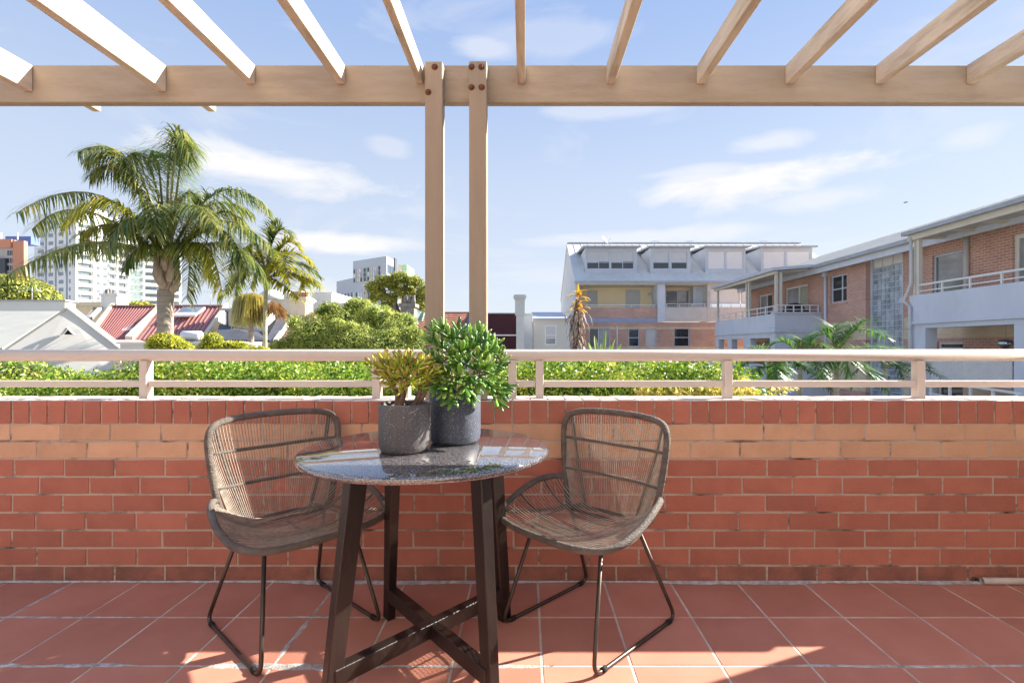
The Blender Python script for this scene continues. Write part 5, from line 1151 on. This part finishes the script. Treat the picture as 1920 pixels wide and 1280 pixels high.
for i in range(4):
    for j in range(8): z = ztop-4.6-j*3.1; stripe(f5, L5*(.06+.17*i), L5*(.06+.17*i+.12), z, z+2.5, pm['panel_slate'], .12, 'window')
stripe(f5, L5*.76, L5, 0, ztop+.5, M('charcoal', (.08,.09,.11), rough=.6), .4, 'end_fin')
O6 = at(631, 158); f6 = Fr(O6, (at(670,147.8)[0]-O6[0], 147.8-O6[1]), (0,-1)); f6.n = Vector((f6.u.y, -f6.u.x, 0)); L6 = hitu(f6, 669); z6 = zat(520, 148.5)
q6 = Vector(f6.p(L6, 0)); back = -f6.n*14
MB().prism([(O6[0],O6[1],GZ),(q6.x,q6.y,GZ),(q6.x+back.x,q6.y+back.y,GZ),(O6[0]+back.x,O6[1]+back.y,GZ)], (0,0,z6-GZ)).build('low_wing', m_sg, sb)
for j in range(8):
    for i in range(6): z = 2+j*2.6; stripe(f6, L6*(.06+i*.155+(.06 if j % 2 else 0)), L6*(.06+i*.155+.05+(.06 if j % 2 else 0)), z, z+2.0, pm['panel_slate'], .1, 'window') if z+2 < z6-2 else None
gb_ = thing('green_tower', 'slim pale green and cream tower just behind the coloured building', 'building', (*at(757,170), GZ))
MB().box(at(746,170)[0], at(753,170)[0], 170, 180, GZ, zat(496,170)).build('cream_side', m_creamh, gb_); MB().box(at(753,170)[0]+.02, at(764,170)[0], 169.5, 180, GZ, zat(497,170)).build('green_side', M('green_panel', (.48,.66,.36), (.42,.60,.32), scale=.2, rough=.6), gb_)
for j in range(9): MB().box(at(753.5,170)[0], at(763.5,170)[0], 169.3, 169.48, zat(497,170)-2.2-j*3, zat(497,170)-2.0-j*3).build('louvre', m_white, gb_)

# ================================================================ PLANTS
m_bark = M('bark', (.20,.15,.11), (.12,.09,.065), scale=8, rough=.9, bump=.8, bscale=30)
hed = rampmat('hedge_leaf', [(.0,(.03,.075,.012)),(.27,(.07,.165,.02)),(.52,(.20,.33,.04)),(.74,(.42,.47,.08)),(.9,(.62,.55,.14)),(1,(.66,.42,.18))], rough=.4, trans=.3, noise_s=1.6)
yel = rampmat('variegated_leaf', [(.0,(.10,.17,.03)),(.4,(.50,.46,.10)),(.7,(.72,.62,.24)),(1,(.74,.50,.20))], rough=.45, trans=.3, noise_s=3)
oli = rampmat('olive_leaf', [(.0,(.07,.12,.02)),(.28,(.22,.30,.06)),(.58,(.46,.52,.13)),(1,(.68,.66,.22))], rough=.55, trans=.25, noise_s=1.4)
brt = rampmat('bright_leaf', [(.0,(.14,.19,.02)),(.4,(.35,.38,.04)),(1,(.62,.55,.06))], rough=.5, trans=.3, noise_s=2)
fig = rampmat('fig_leaf', [(.0,(.06,.09,.02)),(.35,(.20,.24,.04)),(.7,(.42,.42,.07)),(1,(.55,.48,.09))], rough=.5, trans=.2, noise_s=.8)
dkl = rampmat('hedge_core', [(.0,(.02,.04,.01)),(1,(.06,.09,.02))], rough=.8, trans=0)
# hedge beyond the parapet
hg = thing('hedge', 'dense sunlit green and yellow hedge running just beyond the brick parapet', 'hedge', (-3, 5, GZ))
N_ = 105000; rng = np.random
X_ = rng.uniform(-8.2, 2.25, N_); side = rng.uniform(0, 1, N_)
def htop(x): return .885+.05*np.sin(x*1.7)+.035*np.sin(x*4.1+1)+.022*np.sin(x*23)*np.sin(x*7.3)-.13*np.clip((-3.6-x), 0, 1)-.42*np.clip((x-1.75)/.5, 0, 1)**1.5+.03*np.sin(x*11)
ht = htop(X_)
Yt = rng.uniform(4.3, 6.2, N_)
onfront = side < .42
Y_ = np.where(onfront, 4.25+rng.uniform(-.06, .14, N_)+.05*np.sin(X_*5), Yt); depth = rng.power(1.0, N_)*.0+rng.uniform(0, .16, N_)
Z_ = np.where(onfront, ht-.02-rng.uniform(0, 1, N_)**1.3*.75, ht-depth+.04*np.sin(X_*9+Yt*7)*np.cos(Yt*8))
Nn = np.stack([np.zeros(N_), np.where(onfront, -1., -.2), np.where(onfront, .5, 1.)], 1)
sh = rng.uniform(0, 1, N_) < .10                       # stray shoots
Z_ = np.where(sh, ht+rng.power(.5, N_)*.0+.09*np.abs(np.sin(X_*31))*rng.uniform(0, 1, N_), Z_)
V, Fq = leaves_at(np.stack([X_, Y_, Z_], 1), Nn, .039, .46, .3, .8); fastmesh('foliage', V, Fq, hed, hg, 'stuff')
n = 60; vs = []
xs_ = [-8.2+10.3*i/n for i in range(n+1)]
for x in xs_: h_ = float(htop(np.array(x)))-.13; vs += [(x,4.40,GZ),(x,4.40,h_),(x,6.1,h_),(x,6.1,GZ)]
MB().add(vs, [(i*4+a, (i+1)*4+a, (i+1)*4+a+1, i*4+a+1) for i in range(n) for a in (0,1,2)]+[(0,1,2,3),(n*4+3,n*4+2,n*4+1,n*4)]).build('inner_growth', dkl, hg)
st = MB()
for i in range(34): x = -8+10.1*i/33+random.uniform(-.1,.1); st.tube([(x,5.1,GZ),(x+random.uniform(-.1,.1),4.8,0),(x+random.uniform(-.2,.2),4.5,.6)], [.03,.02,.01], 5)
st.build('branches', m_bark, hg, kind='stuff')
def shrub(name, label, cat, lobes, n, size, mat, stems=(), group=None, core=True, aspect=.45, shell=.45, jit=.9, coref=.78):
    c = lobes[0][0]; t = thing(name, label, cat, (c[0], c[1], GZ), group)
    Pn, Dn = lobes_points(lobes, n, shell); V, Fq = leaves_at(Pn, Dn+np.array([0,0,.3]), size, aspect, .3, jit); fastmesh('foliage', V, Fq, mat, t, 'stuff')
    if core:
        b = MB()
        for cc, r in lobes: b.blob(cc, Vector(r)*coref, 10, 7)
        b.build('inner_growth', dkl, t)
    b = MB()
    for s in stems: pts, r = s; b.tube(cr([Vector(p) for p in pts], 4), [r*(1-.6*i/(4*(len(pts)-1))) for i in range(4*(len(pts)-1)+1)], 7)
    if stems: b.build('trunk', m_bark, t)
    return t
def L(px, py, Z, rx, ry, rz): return (np.array(px2(px, py, Z)), np.array((rx, ry, rz)))
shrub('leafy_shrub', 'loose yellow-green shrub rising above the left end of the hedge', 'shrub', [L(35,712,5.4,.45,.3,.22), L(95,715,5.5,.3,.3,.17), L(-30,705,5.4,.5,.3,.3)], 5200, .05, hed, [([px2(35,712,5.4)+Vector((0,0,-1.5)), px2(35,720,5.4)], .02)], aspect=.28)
shrub('variegated_shrub', 'yellow-leaved variegated shrub in front of the right part of the hedge', 'shrub', [L(1245,738,4.0,.22,.10,.075), L(1320,737,4.0,.2,.10,.075), L(1285,742,4.0,.2,.1,.07), L(1372,742,4.0,.10,.08,.06)], 1900, .052, yel, core=False, stems=[([px2(1280,742,4.0)+Vector((0,0,-2)), px2(1280,745,4.0)], .015)])
shrub('variegated_shrub', 'small sprigs of yellow variegated leaves right of the fifth railing post', 'shrub', [L(1395,722,4.1,.05,.05,.07), L(1415,738,4.1,.06,.06,.04), L(1455,735,4.1,.06,.05,.045), L(1482,728,4.1,.05,.04,.02), L(1385,738,4.1,.08,.06,.05)], 300, .045, yel, core=False, stems=[([px2(1400,742,4.1)+Vector((0,0,-2)), px2(1400,730,4.1)], .01)])
# olive-like round tree behind the left rail
OL = [L(590,628,15,.75,.7,.62), L(640,604,15.3,.62,.6,.5), L(700,600,15.6,.75,.7,.52), L(655,640,14.8,.9,.7,.6), L(745,628,15.2,.62,.6,.52), L(560,650,15,.6,.5,.45), L(780,645,15,.5,.5,.42), L(720,650,14.7,.8,.6,.5), L(618,585,15.4,.34,.3,.2), L(672,582,15.6,.36,.3,.22), L(540,662,15,.4,.4,.3), L(605,660,14.6,.8,.5,.5), L(760,604,15.5,.35,.4,.3), L(690,690,15,1.5,.8,.9), L(560,690,15,.9,.6,.6)]
_r = random.Random(3)
for _ in range(46):
    c_, r_c = _r.choice(OL[:13]); a_ = _r.uniform(0, 2*pi); e_ = _r.uniform(-.2, 1.2)
    OL.append((c_+np.array((cos(a_)*cos(e_), -abs(sin(a_)*cos(e_)), sin(e_)))*r_c*_r.uniform(.85, 1.08), np.array((1, 1, .9))*_r.uniform(.09, .22)))
tt = px2(665, 640, 15)
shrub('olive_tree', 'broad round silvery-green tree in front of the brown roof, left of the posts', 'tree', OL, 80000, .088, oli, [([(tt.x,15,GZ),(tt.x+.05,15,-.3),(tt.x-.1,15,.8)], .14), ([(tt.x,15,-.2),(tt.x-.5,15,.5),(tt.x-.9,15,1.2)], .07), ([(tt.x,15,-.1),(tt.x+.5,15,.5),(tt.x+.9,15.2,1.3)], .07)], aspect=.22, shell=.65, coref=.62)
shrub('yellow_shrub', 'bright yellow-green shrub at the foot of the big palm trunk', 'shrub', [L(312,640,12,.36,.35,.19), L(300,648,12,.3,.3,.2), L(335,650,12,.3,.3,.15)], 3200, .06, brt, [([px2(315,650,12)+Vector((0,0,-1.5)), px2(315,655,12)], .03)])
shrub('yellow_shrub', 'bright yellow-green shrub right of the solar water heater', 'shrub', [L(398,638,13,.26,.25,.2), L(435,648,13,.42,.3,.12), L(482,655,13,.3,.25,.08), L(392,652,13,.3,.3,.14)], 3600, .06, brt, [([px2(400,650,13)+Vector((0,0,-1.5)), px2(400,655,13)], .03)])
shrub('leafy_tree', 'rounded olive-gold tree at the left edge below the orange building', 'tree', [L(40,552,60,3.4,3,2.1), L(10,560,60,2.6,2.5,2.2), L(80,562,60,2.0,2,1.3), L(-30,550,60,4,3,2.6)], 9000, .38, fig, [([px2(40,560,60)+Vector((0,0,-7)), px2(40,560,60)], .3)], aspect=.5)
shrub('leafy_tree', 'small green treetop peeping over the red roof left of the palm trunk', 'tree', [L(262,573,50,1.1,1,.35)], 900, .25, brt, [([px2(262,573,50)+Vector((0,0,-5)), px2(262,573,50)], .2)])
# open branching fig tree before the coloured building
b0 = px2(752, 600, 44); fg = thing('fig_tree', 'open crowned fig tree with visible limbs in front of the coloured building', 'tree', (b0.x, 44, GZ))
tb_ = MB(); tips_ = [(700,540),(715,530),(735,525),(758,522),(780,530),(795,545),(725,560),(740,572),(790,565),(770,545),(712,552),(760,575)]
base = Vector((b0.x, 44, GZ)); fork = px2(752, 598, 44)
tb_.tube([base, fork], [.35,.26], 8)
for (x, y) in tips_: tp = px2(x, y, 44+random.uniform(-1,1)); tb_.tube(cr([fork, fork.lerp(tp, .5)+Vector((0,0,-.35)), tp], 4), [.18*(1-.08*i) for i in range(9)], 6)
tb_.build('trunk', m_bark, fg)
Pn, Dn = lobes_points([L(702,538,44,.75,.7,.38), L(722,528,44,.8,.7,.36), L(748,522,44,.9,.8,.42), L(775,528,44,.75,.7,.38), L(795,548,44,.6,.6,.6), L(712,552,44,.6,.6,.35), L(733,560,44,.5,.6,.4), L(790,572,44,.5,.5,.45), L(765,545,44.5,.5,.4,.35), L(725,575,44,.35,.4,.3), L(752,548,44,.55,.5,.4), L(738,538,44.5,.5,.5,.35), L(775,558,44.3,.45,.4,.4), L(700,560,44,.3,.4,.25), L(805,560,44.6,.5,.5,.6), L(757,590,44,.3,.3,.15)], 20000, 1.0)
Pn = Pn+np.random.normal(0,.12,Pn.shape)
V, Fq = leaves_at(Pn, Dn, .19, .5, .3, 1.0); fastmesh('crown', V, Fq, fig, fg, 'stuff')

# ---- palms
pg1 = rampmat('palm_leaflet', [(.0,(.03,.06,.02)),(.3,(.075,.12,.03)),(.55,(.20,.24,.06)),(.8,(.42,.41,.13)),(1,(.56,.42,.12))], rough=.38, trans=.30, noise_s=1.1, spec=.5)
pgy = rampmat('golden_leaflet', [(.0,(.10,.14,.025)),(.45,(.30,.31,.045)),(.8,(.52,.45,.06)),(1,(.60,.42,.05))], rough=.4, trans=.3, noise_s=1.5)
pgg = rampmat('green_leaflet', [(.0,(.03,.085,.015)),(.5,(.09,.21,.03)),(1,(.22,.36,.07))], rough=.35, trans=.25, noise_s=1.5)
m_prach = M('palm_rachis', (.30,.30,.10), (.24,.22,.07), scale=5, rough=.6)
def frond(parent, P0, P1, P2, mat, ll=.55, n=46, droop=.8, w=.030, rw=.022, flat=0., back=.25, start=.12):
    """one pinnate frond: arched rachis and drooping leaflets on both sides"""
    P0, P1, P2 = map(Vector, (P0, P1, P2)); f = lambda t: P0*(1-t)**2+P1*2*t*(1-t)+P2*t*t
    V = []; Fq = []
    pts = [f(i/12) for i in range(13)]; rb = MB().tube(pts, [rw*(1-.85*i/12) for i in range(13)], 5)
    fr = rb.build('frond', m_prach, parent)
    for i in range(n):
        t = start+(1-start)*(i+.5)/n; p = f(t); d = (f(min(1, t+.02))-f(t-.02)).normalized(); sd = d.cross(Vector((0,0,1)))
        if sd.length < .2: sd = d.cross(Vector((.3,-1,0)))
        sd.normalize(); up = sd.cross(d).normalized()
        L_ = ll*(.35+.65*sin(pi*min(1, (t-start)/(1-start)*.8+.14)))*random.uniform(.8, 1.15)
        for s in (-1, 1):
            a = sd*s*random.uniform(.7, 1.0)+d*random.uniform(.35, .8)+up*random.uniform(-.1+flat, .55); a.normalize()
            q = p; k = len(V); segs = 4; wd = d*.5+Vector((random.uniform(-.4,.4),random.uniform(-.4,.4),random.uniform(-.3,.3))); g = Vector((0,0,-1))
            dirv = a.copy()
            for j in range(segs+1):
                ww = w*(1-(j/segs)**2*.92)*.5; wv = dirv.cross(Vector((random.uniform(-.1,.1), -.3, 1)) if j == 0 else up).normalized() if j == 0 else wv
                V += [q+wv*ww, q-wv*ww]
                dirv = (dirv+g*droop*random.uniform(.5,1.0)*.55).normalized(); q = q+dirv*L_/segs
            for j in range(segs): Fq.append((k+2*j, k+2*j+1, k+2*j+3, k+2*j+2))
    o = fastmesh('leaflets', np.array([tuple(v) for v in V]), Fq, mat, fr)
    o['kind'] = 'stuff'; return fr
def trunk(parent, pts, rs, mat, rings=26, name='trunk'):
    c = cr([Vector(p) for p in pts], rings); n = len(c); r = []
    for i in range(n):
        t = i/(n-1); k = t*(len(rs)-1); a = int(min(k, len(rs)-2)); r.append((rs[a]+(rs[a+1]-rs[a])*(k-a))*(1+.035*(i % 2)))
    return MB().tube(c, r, 16).build(name, mat, parent)
m_ptr = M('palm_trunk', (.40,.34,.29), (.26,.215,.18), scale=2.2, rough=.9, bump=.7, bscale=26, stretch=(1.2,1.2,9))
m_boot = M('palm_boot', (.50,.38,.31), (.33,.24,.19), scale=4, rough=.85, bump=.6, bscale=22, stretch=(3,3,.8))
ZP = 13.0
pal1 = thing('queen_palm', 'tall feathery queen palm with a thick ringed trunk on the left', 'palm tree', (px2(310,0,ZP).x, ZP, GZ))
c0 = px2(312, 505, ZP)
trunk(pal1, [(c0.x,ZP,GZ),(c0.x-.02,ZP,.2),px2(310,600,ZP),px2(311,545,ZP)], [.21,.185,.178,.19], m_ptr, 26)
for k in range(11):                     # old leaf bases at the crown
    a = k*2.4; r = .13+.07*(k/11); z0 = -.55+.05*k; p = c0+Vector((cos(a)*.12, sin(a)*.12, z0)); e = c0+Vector((cos(a)*(.29-.014*k), sin(a)*(.29-.014*k), z0+.42+.03*k))
    MB().tube(cr([p, p.lerp(e, .5)+Vector((cos(a)*.07, sin(a)*.07, -.04)), e], 4), [.10,.105,.10,.09,.08,.065,.05,.038,.03], 8).build('leaf_base', m_boot, pal1)
MB().tube([c0+Vector((0,0,-.55)), c0+Vector((0,0,.1)), c0+Vector((.02,0,.7))], [.17,.15,.05], 10).build('crown_shaft', m_boot, pal1)
FR = [((430,350),(462,520),-.6,pg1),((440,400),(500,530),.5,pg1),((270,420),(235,500),-.9,pg1),((150,330),(60,430),.6,pg1),((235,230),(165,300),-.9,pg1),((330,190),(330,330),1.2,pg1),((305,175),(355,262),.2,pg1),((420,330),(470,440),.4,pg1),((230,380),(150,440),-.2,pgy),((380,420),(390,520),.3,pgy),((265,350),(235,440),.7,pg1),((340,320),(400,420),-1.3,pg1),((265,225),(146,285),.0,pg1),((325,165),(358,300),-.3,pg1),((205,285),(30,400),.2,pg1),((190,400),(10,520),-.4,pg1),((400,280),(505,395),.0,pg1),
      ((405,345),(512,470),-.5,pg1),((395,385),(418,560),-.8,pgy),((210,300),(120,420),-1.3,pgy),((285,190),(215,330),.8,pg1),((250,330),(200,470),-1.4,pg1),
      ((345,260),(390,430),.9,pg1),((300,205),(275,310),1.0,pgg),((350,200),(345,290),.5,pgg),((225,420),(90,480),.9,pg1),((370,380),(350,560),-1.0,pg1),((240,250),(170,330),-.5,pg1),((380,330),(470,400),1.2,pg1),((300,300),(290,440),-1.5,pg1)]
for (c1, e1, dy, mt) in FR: frond(pal1, c0+Vector((random.uniform(-.05,.05),0,random.uniform(0,.15))), px2(*c1, ZP+dy*.6), px2(*e1, ZP+dy), mt, ll=.80, n=112, droop=.95, w=.034, rw=.035)
# slim palm
pal2 = thing('slim_palm', 'slim palm with spreading golden fronds behind the queen palm', 'palm tree', (px2(497,0,19).x, 19, GZ))
c1 = px2(500, 522, 19); m_gtr = M('green_palm_trunk', (.30,.28,.12), (.42,.38,.32), scale=1.5, rough=.8, bump=.3, bscale=14, stretch=(1,1,6))
trunk(pal2, [(px2(497,0,19).x,19,GZ),px2(497,620,19),px2(498,560,19),c1], [.085,.075,.07,.075], m_gtr)
for (a, b_, dy, mt) in [((575,500),(570,545),.6,pgy),((450,450),(428,505),.3,pg1),((520,520),(560,560),-.5,pgy),((445,490),(440,555),.4,pg1),((535,460),(600,520),.9,pg1),((470,450),(485,480),.9,pgy),((525,440),(535,500),-.9,pgy),((560,480),(600,540),-.3,pgy),((540,440),(590,500),.4,pgy),((510,400),(545,440),.2,pg1),((480,410),(450,490),0,pgy),((460,470),(425,550),-.4,pg1),((520,470),(545,535),-.8,pgy),((470,440),(440,520),.7,pg1),((550,505),(590,530),.0,pgy),((500,430),(520,415),0,pg1),((530,430),(560,462),.3,pgy),((490,470),(470,540),-1,pgy)]:
    frond(pal2, c1, px2(*a, 19+dy*.6), px2(*b_, 19+dy), mt, ll=.74, n=64, droop=.38, w=.062, rw=.03)
# shorter shaggy palm
pal3 = thing('shaggy_palm', 'short palm with a drooping skirt of straw coloured strands in front of the white house', 'palm tree', (px2(471,0,20).x, 20, GZ))
trunk(pal3, [(px2(472,0,20).x,20,GZ),px2(471,640,20),px2(471,600,20),px2(471,552,20)], [.115,.10,.09,.08], m_ptr)
V = []; Fq = []; cc = px2(471, 560, 20)
for i in range(900):
    a = random.uniform(0, 2*pi); r = random.uniform(.08, .60)*(1 if cos(a) < .3 else .75); z = random.uniform(-.05, .28)-r*.25; L_ = random.uniform(.5, 1.15); p = cc+Vector((cos(a)*r, sin(a)*r, z)); k = len(V); w = .014
    for j in range(4): q = p+Vector((cos(a)*.05*j, sin(a)*.05*j, -L_*j/3)); V += [q+Vector((w,0,0)), q+Vector((-w,w,0))]
    for j in range(3): Fq.append((k+2*j, k+2*j+1, k+2*j+3, k+2*j+2))
fastmesh('strand_skirt', np.array([tuple(v) for v in V]), Fq, rampmat('straw', [(.0,(.20,.19,.05)),(.5,(.42,.38,.13)),(1,(.60,.50,.22))], rough=.6, trans=.2), pal3, 'stuff')
V = []; Fq = []; cc = px2(512, 575, 20)
for i in range(260):
    a = random.uniform(0, 2*pi); r = random.uniform(.0, .36); L_ = random.uniform(.2, .5); p = cc+Vector((cos(a)*r, sin(a)*r, random.uniform(-.1,.28)-r*.3)); k = len(V); w = .014
    for j in range(4): q = p+Vector((cos(a)*.09*j, sin(a)*.05*j, -L_*j/3)); V += [q+Vector((w,0,0)), q+Vector((-w,w,0))]
    for j in range(3): Fq.append((k+2*j, k+2*j+1, k+2*j+3, k+2*j+2))
fastmesh('dry_strands', np.array([tuple(v) for v in V]), Fq, rampmat('dry_straw', [(.0,(.20,.11,.05)),(1,(.46,.30,.15))], rough=.7, trans=.2), pal2, 'stuff')
# palms at the lower right
def young(lab, x, Z, top, fr, tr_r=.04, ll=.34):
    t = thing('garden_palm', lab, 'palm tree', (px2(x,0,Z).x, Z, GZ), 'young palms beside the right wing'); c = px2(x, top, Z)
    trunk(t, [(c.x,Z,GZ),(c.x,Z,(GZ+c.z)/2),c], [tr_r*1.3, tr_r, tr_r], m_gtr, 10)
    for (a, b_, dy) in fr: frond(t, c, px2(*a, Z+dy*.6), px2(*b_, Z+dy), pgg, ll=ll, n=40, droop=.30, w=.024, rw=.014, flat=.05)
young('young green palm with arching fronds before the cream brick corner', 1568, 8.5, 668, [((1590,590),(1660,632),0),((1560,600),(1515,640),.2),((1540,640),(1485,690),-.2),((1600,640),(1690,655),.2),((1580,640),(1600,720),-.4),((1550,660),(1530,720),-.3),((1610,670),(1660,730),-.2),((1570,590),(1550,620),.4),((1620,650),(1720,700),.3),((1600,610),(1625,600),.1)], ll=.38)
young('young green palm in front of the near column of the far balcony', 1443, 8.0, 690, [((1430,640),(1378,700),0),((1450,640),(1480,720),.1),((1470,650),(1520,700),.2),((1420,680),(1390,730),-.2),((1440,650),(1410,655),.3),((1455,670),(1460,735),-.3),((1400,660),(1385,690),.2)], ll=.30)
young('young palm with spread fronds between the downpipe and the far balcony', 1500, 9.5, 680, [((1530,610),(1560,670),0),((1480,620),(1435,650),.2),((1520,650),(1555,730),.1),((1500,620),(1505,640),.3),((1480,650),(1440,710),-.2),((1540,640),(1600,680),.3)], ll=.36)
young('thin young palm just below the lattice screen', 1660, 10.5, 690, [((1690,650),(1745,690),0),((1640,650),(1600,700),.1),((1670,650),(1700,720),.1),((1700,670),(1770,710),.2)], ll=.3)
# giant strelitzia with dead leaves beside the apartment building
zs_ = 24.0; sp = thing('banana_like_plant', 'tall plant with yellow-orange top and hanging dead brown leaves left of the apartment building', 'plant', (px2(1082,0,zs_).x, zs_, GZ))
trunk(sp, [(px2(1082,0,zs_).x,zs_,GZ),px2(1081,640,zs_),px2(1080,590,zs_),px2(1083,562,zs_)], [.2,.16,.12,.07], m_bark, 8)
def blade(mb, p, d, L_, w, droop, segs=6):
    p = Vector(p); d = Vector(d).normalized(); vs = []; 
    for j in range(segs+1):
        t = j/segs; ww = w*sin(pi*min(1, t*.92+.06))**.7; s = d.cross(Vector((0,0,1))); s = s.normalized() if s.length > .05 else Vector((1,0,0)); n_ = s.cross(d)
        vs += [p+s*ww*.5+n_*ww*.18, p, p-s*ww*.5+n_*ww*.18]; d = (d+Vector((0,0,-droop))).normalized(); p = p+d*L_/segs
    return mb.add(vs, [(j*3+a, j*3+a+1, j*3+a+4, j*3+a+3) for j in range(segs) for a in (0,1)], True)
m_dead = rampmat('dead_leaf', [(.0,(.20,.14,.11)),(.5,(.36,.27,.22)),(1,(.52,.42,.34))], rough=.8, trans=.1, noise_s=3)
m_aut = rampmat('autumn_leaf', [(.0,(.30,.32,.05)),(.45,(.62,.50,.08)),(.65,(.55,.24,.08)),(.8,(.66,.55,.14)),(1,(.40,.44,.12))], rough=.5, trans=.3, noise_s=5)
b = MB()
for i in range(190):
    q = px2(random.gauss(1083,6.5), random.uniform(583,665), zs_+random.uniform(-.25,.25)); a = random.uniform(0,2*pi); blade(b, q, (cos(a)*.7, sin(a)*.7, .1), random.uniform(.35,.75), random.uniform(.05,.12), .55)
b.build('dead_leaves', m_dead, sp, kind='stuff')
for i in range(34):
    q = px2(random.gauss(1085,4.5), random.uniform(550,586), zs_+random.uniform(-.1,.1)); a = random.uniform(0,2*pi); blade(MB(), q, (0,0,1), .1,.1,0) if False else blade(mbx := MB(), q, (cos(a)*.8, sin(a)*.8, random.uniform(.3,1.6)), random.uniform(.3,.6), random.uniform(.09,.16), .25); mbx.build('leaf', m_aut, sp)
blade(mbx := MB(), px2(1083,560,zs_), (.02,0,1), .75, .16, .02); mbx.build('leaf', m_aut, sp)
m_ban = rampmat('banana_leaf', [(.0,(.10,.20,.04)),(.5,(.26,.38,.10)),(1,(.50,.58,.28))], rough=.35, trans=.25, noise_s=2, src='obj')
bp_ = thing('banana_plant', 'low plant with broad upright green leaves in front of the apartment building', 'plant', (px2(1132,0,20).x, 20, GZ))
for (x, y, lx) in ((1112,652,-.25),(1120,640,-.1),(1133,632,.05),(1145,645,.25),(1152,650,.45),(1128,655,-.02),(1140,658,.15),(1160,658,.5),(1105,662,-.4)):
    q = px2(x, y+26, 20); blade(mbx := MB(), q, (lx, random.uniform(-.3,.3), 1.2), .80, .17, .05, 8); mbx.tube([(px2(1130,0,20).x+random.uniform(-.1,.1),20,GZ), (q.x,q.y,q.z+.05)], .02, 5); mbx.build('leaf', m_ban, bp_)
# rooftop aerials on the left
for (x, y, yb, Z, lab) in ((236, 548, 574, 37, 'thin aerial on the ridge of the left red tin roof'), (395, 545, 574, 37, 'thin aerial on the right end of the second red tin roof'), (150, 545, 566, 41, 'thin aerial on the low cream house left of the white chimney'), (60, 541, 563, 26.3, 'thin aerial on the flat parapet behind the gable cottage')):
    t = thing('antenna', lab, 'antenna', px2(x, yb, Z)); q = px2(x, y, Z); MB().tube([px2(x, yb+2, Z), q], .022, 5).build('mast', m_gutter, t)
    MB().bar(q+Vector((-.5,0,-.05)), q+Vector((.5,.1,-.05)), .02).build('boom', m_gutter, t)
    for k in range(5): MB().bar(q+Vector((-.45+.22*k,-.02,-.05-.12)), q+Vector((-.45+.22*k,.02,.07)), .014).build('element', m_gutter, t)
# birds
for (x, y, lab) in ((1697, 380, 'small dark bird gliding in the sky above the right roof'),):
    p = px2(x, y, 60); t = thing('bird', lab, 'bird', p); b = MB(); b.tube([p+Vector((-.15,0,0)), p, p+Vector((.2,0,.02))], [.02,.06,.02], 6)
    b.add([p+Vector(q) for q in ((-.05,0,.02),(.1,0,.02),(.05,-.2,.08),(-.45,-.1,-.03),(.5,.1,.06))], [(0,1,2),(0,3,2),(1,4,2)]); b.build('body', m_dark, t)
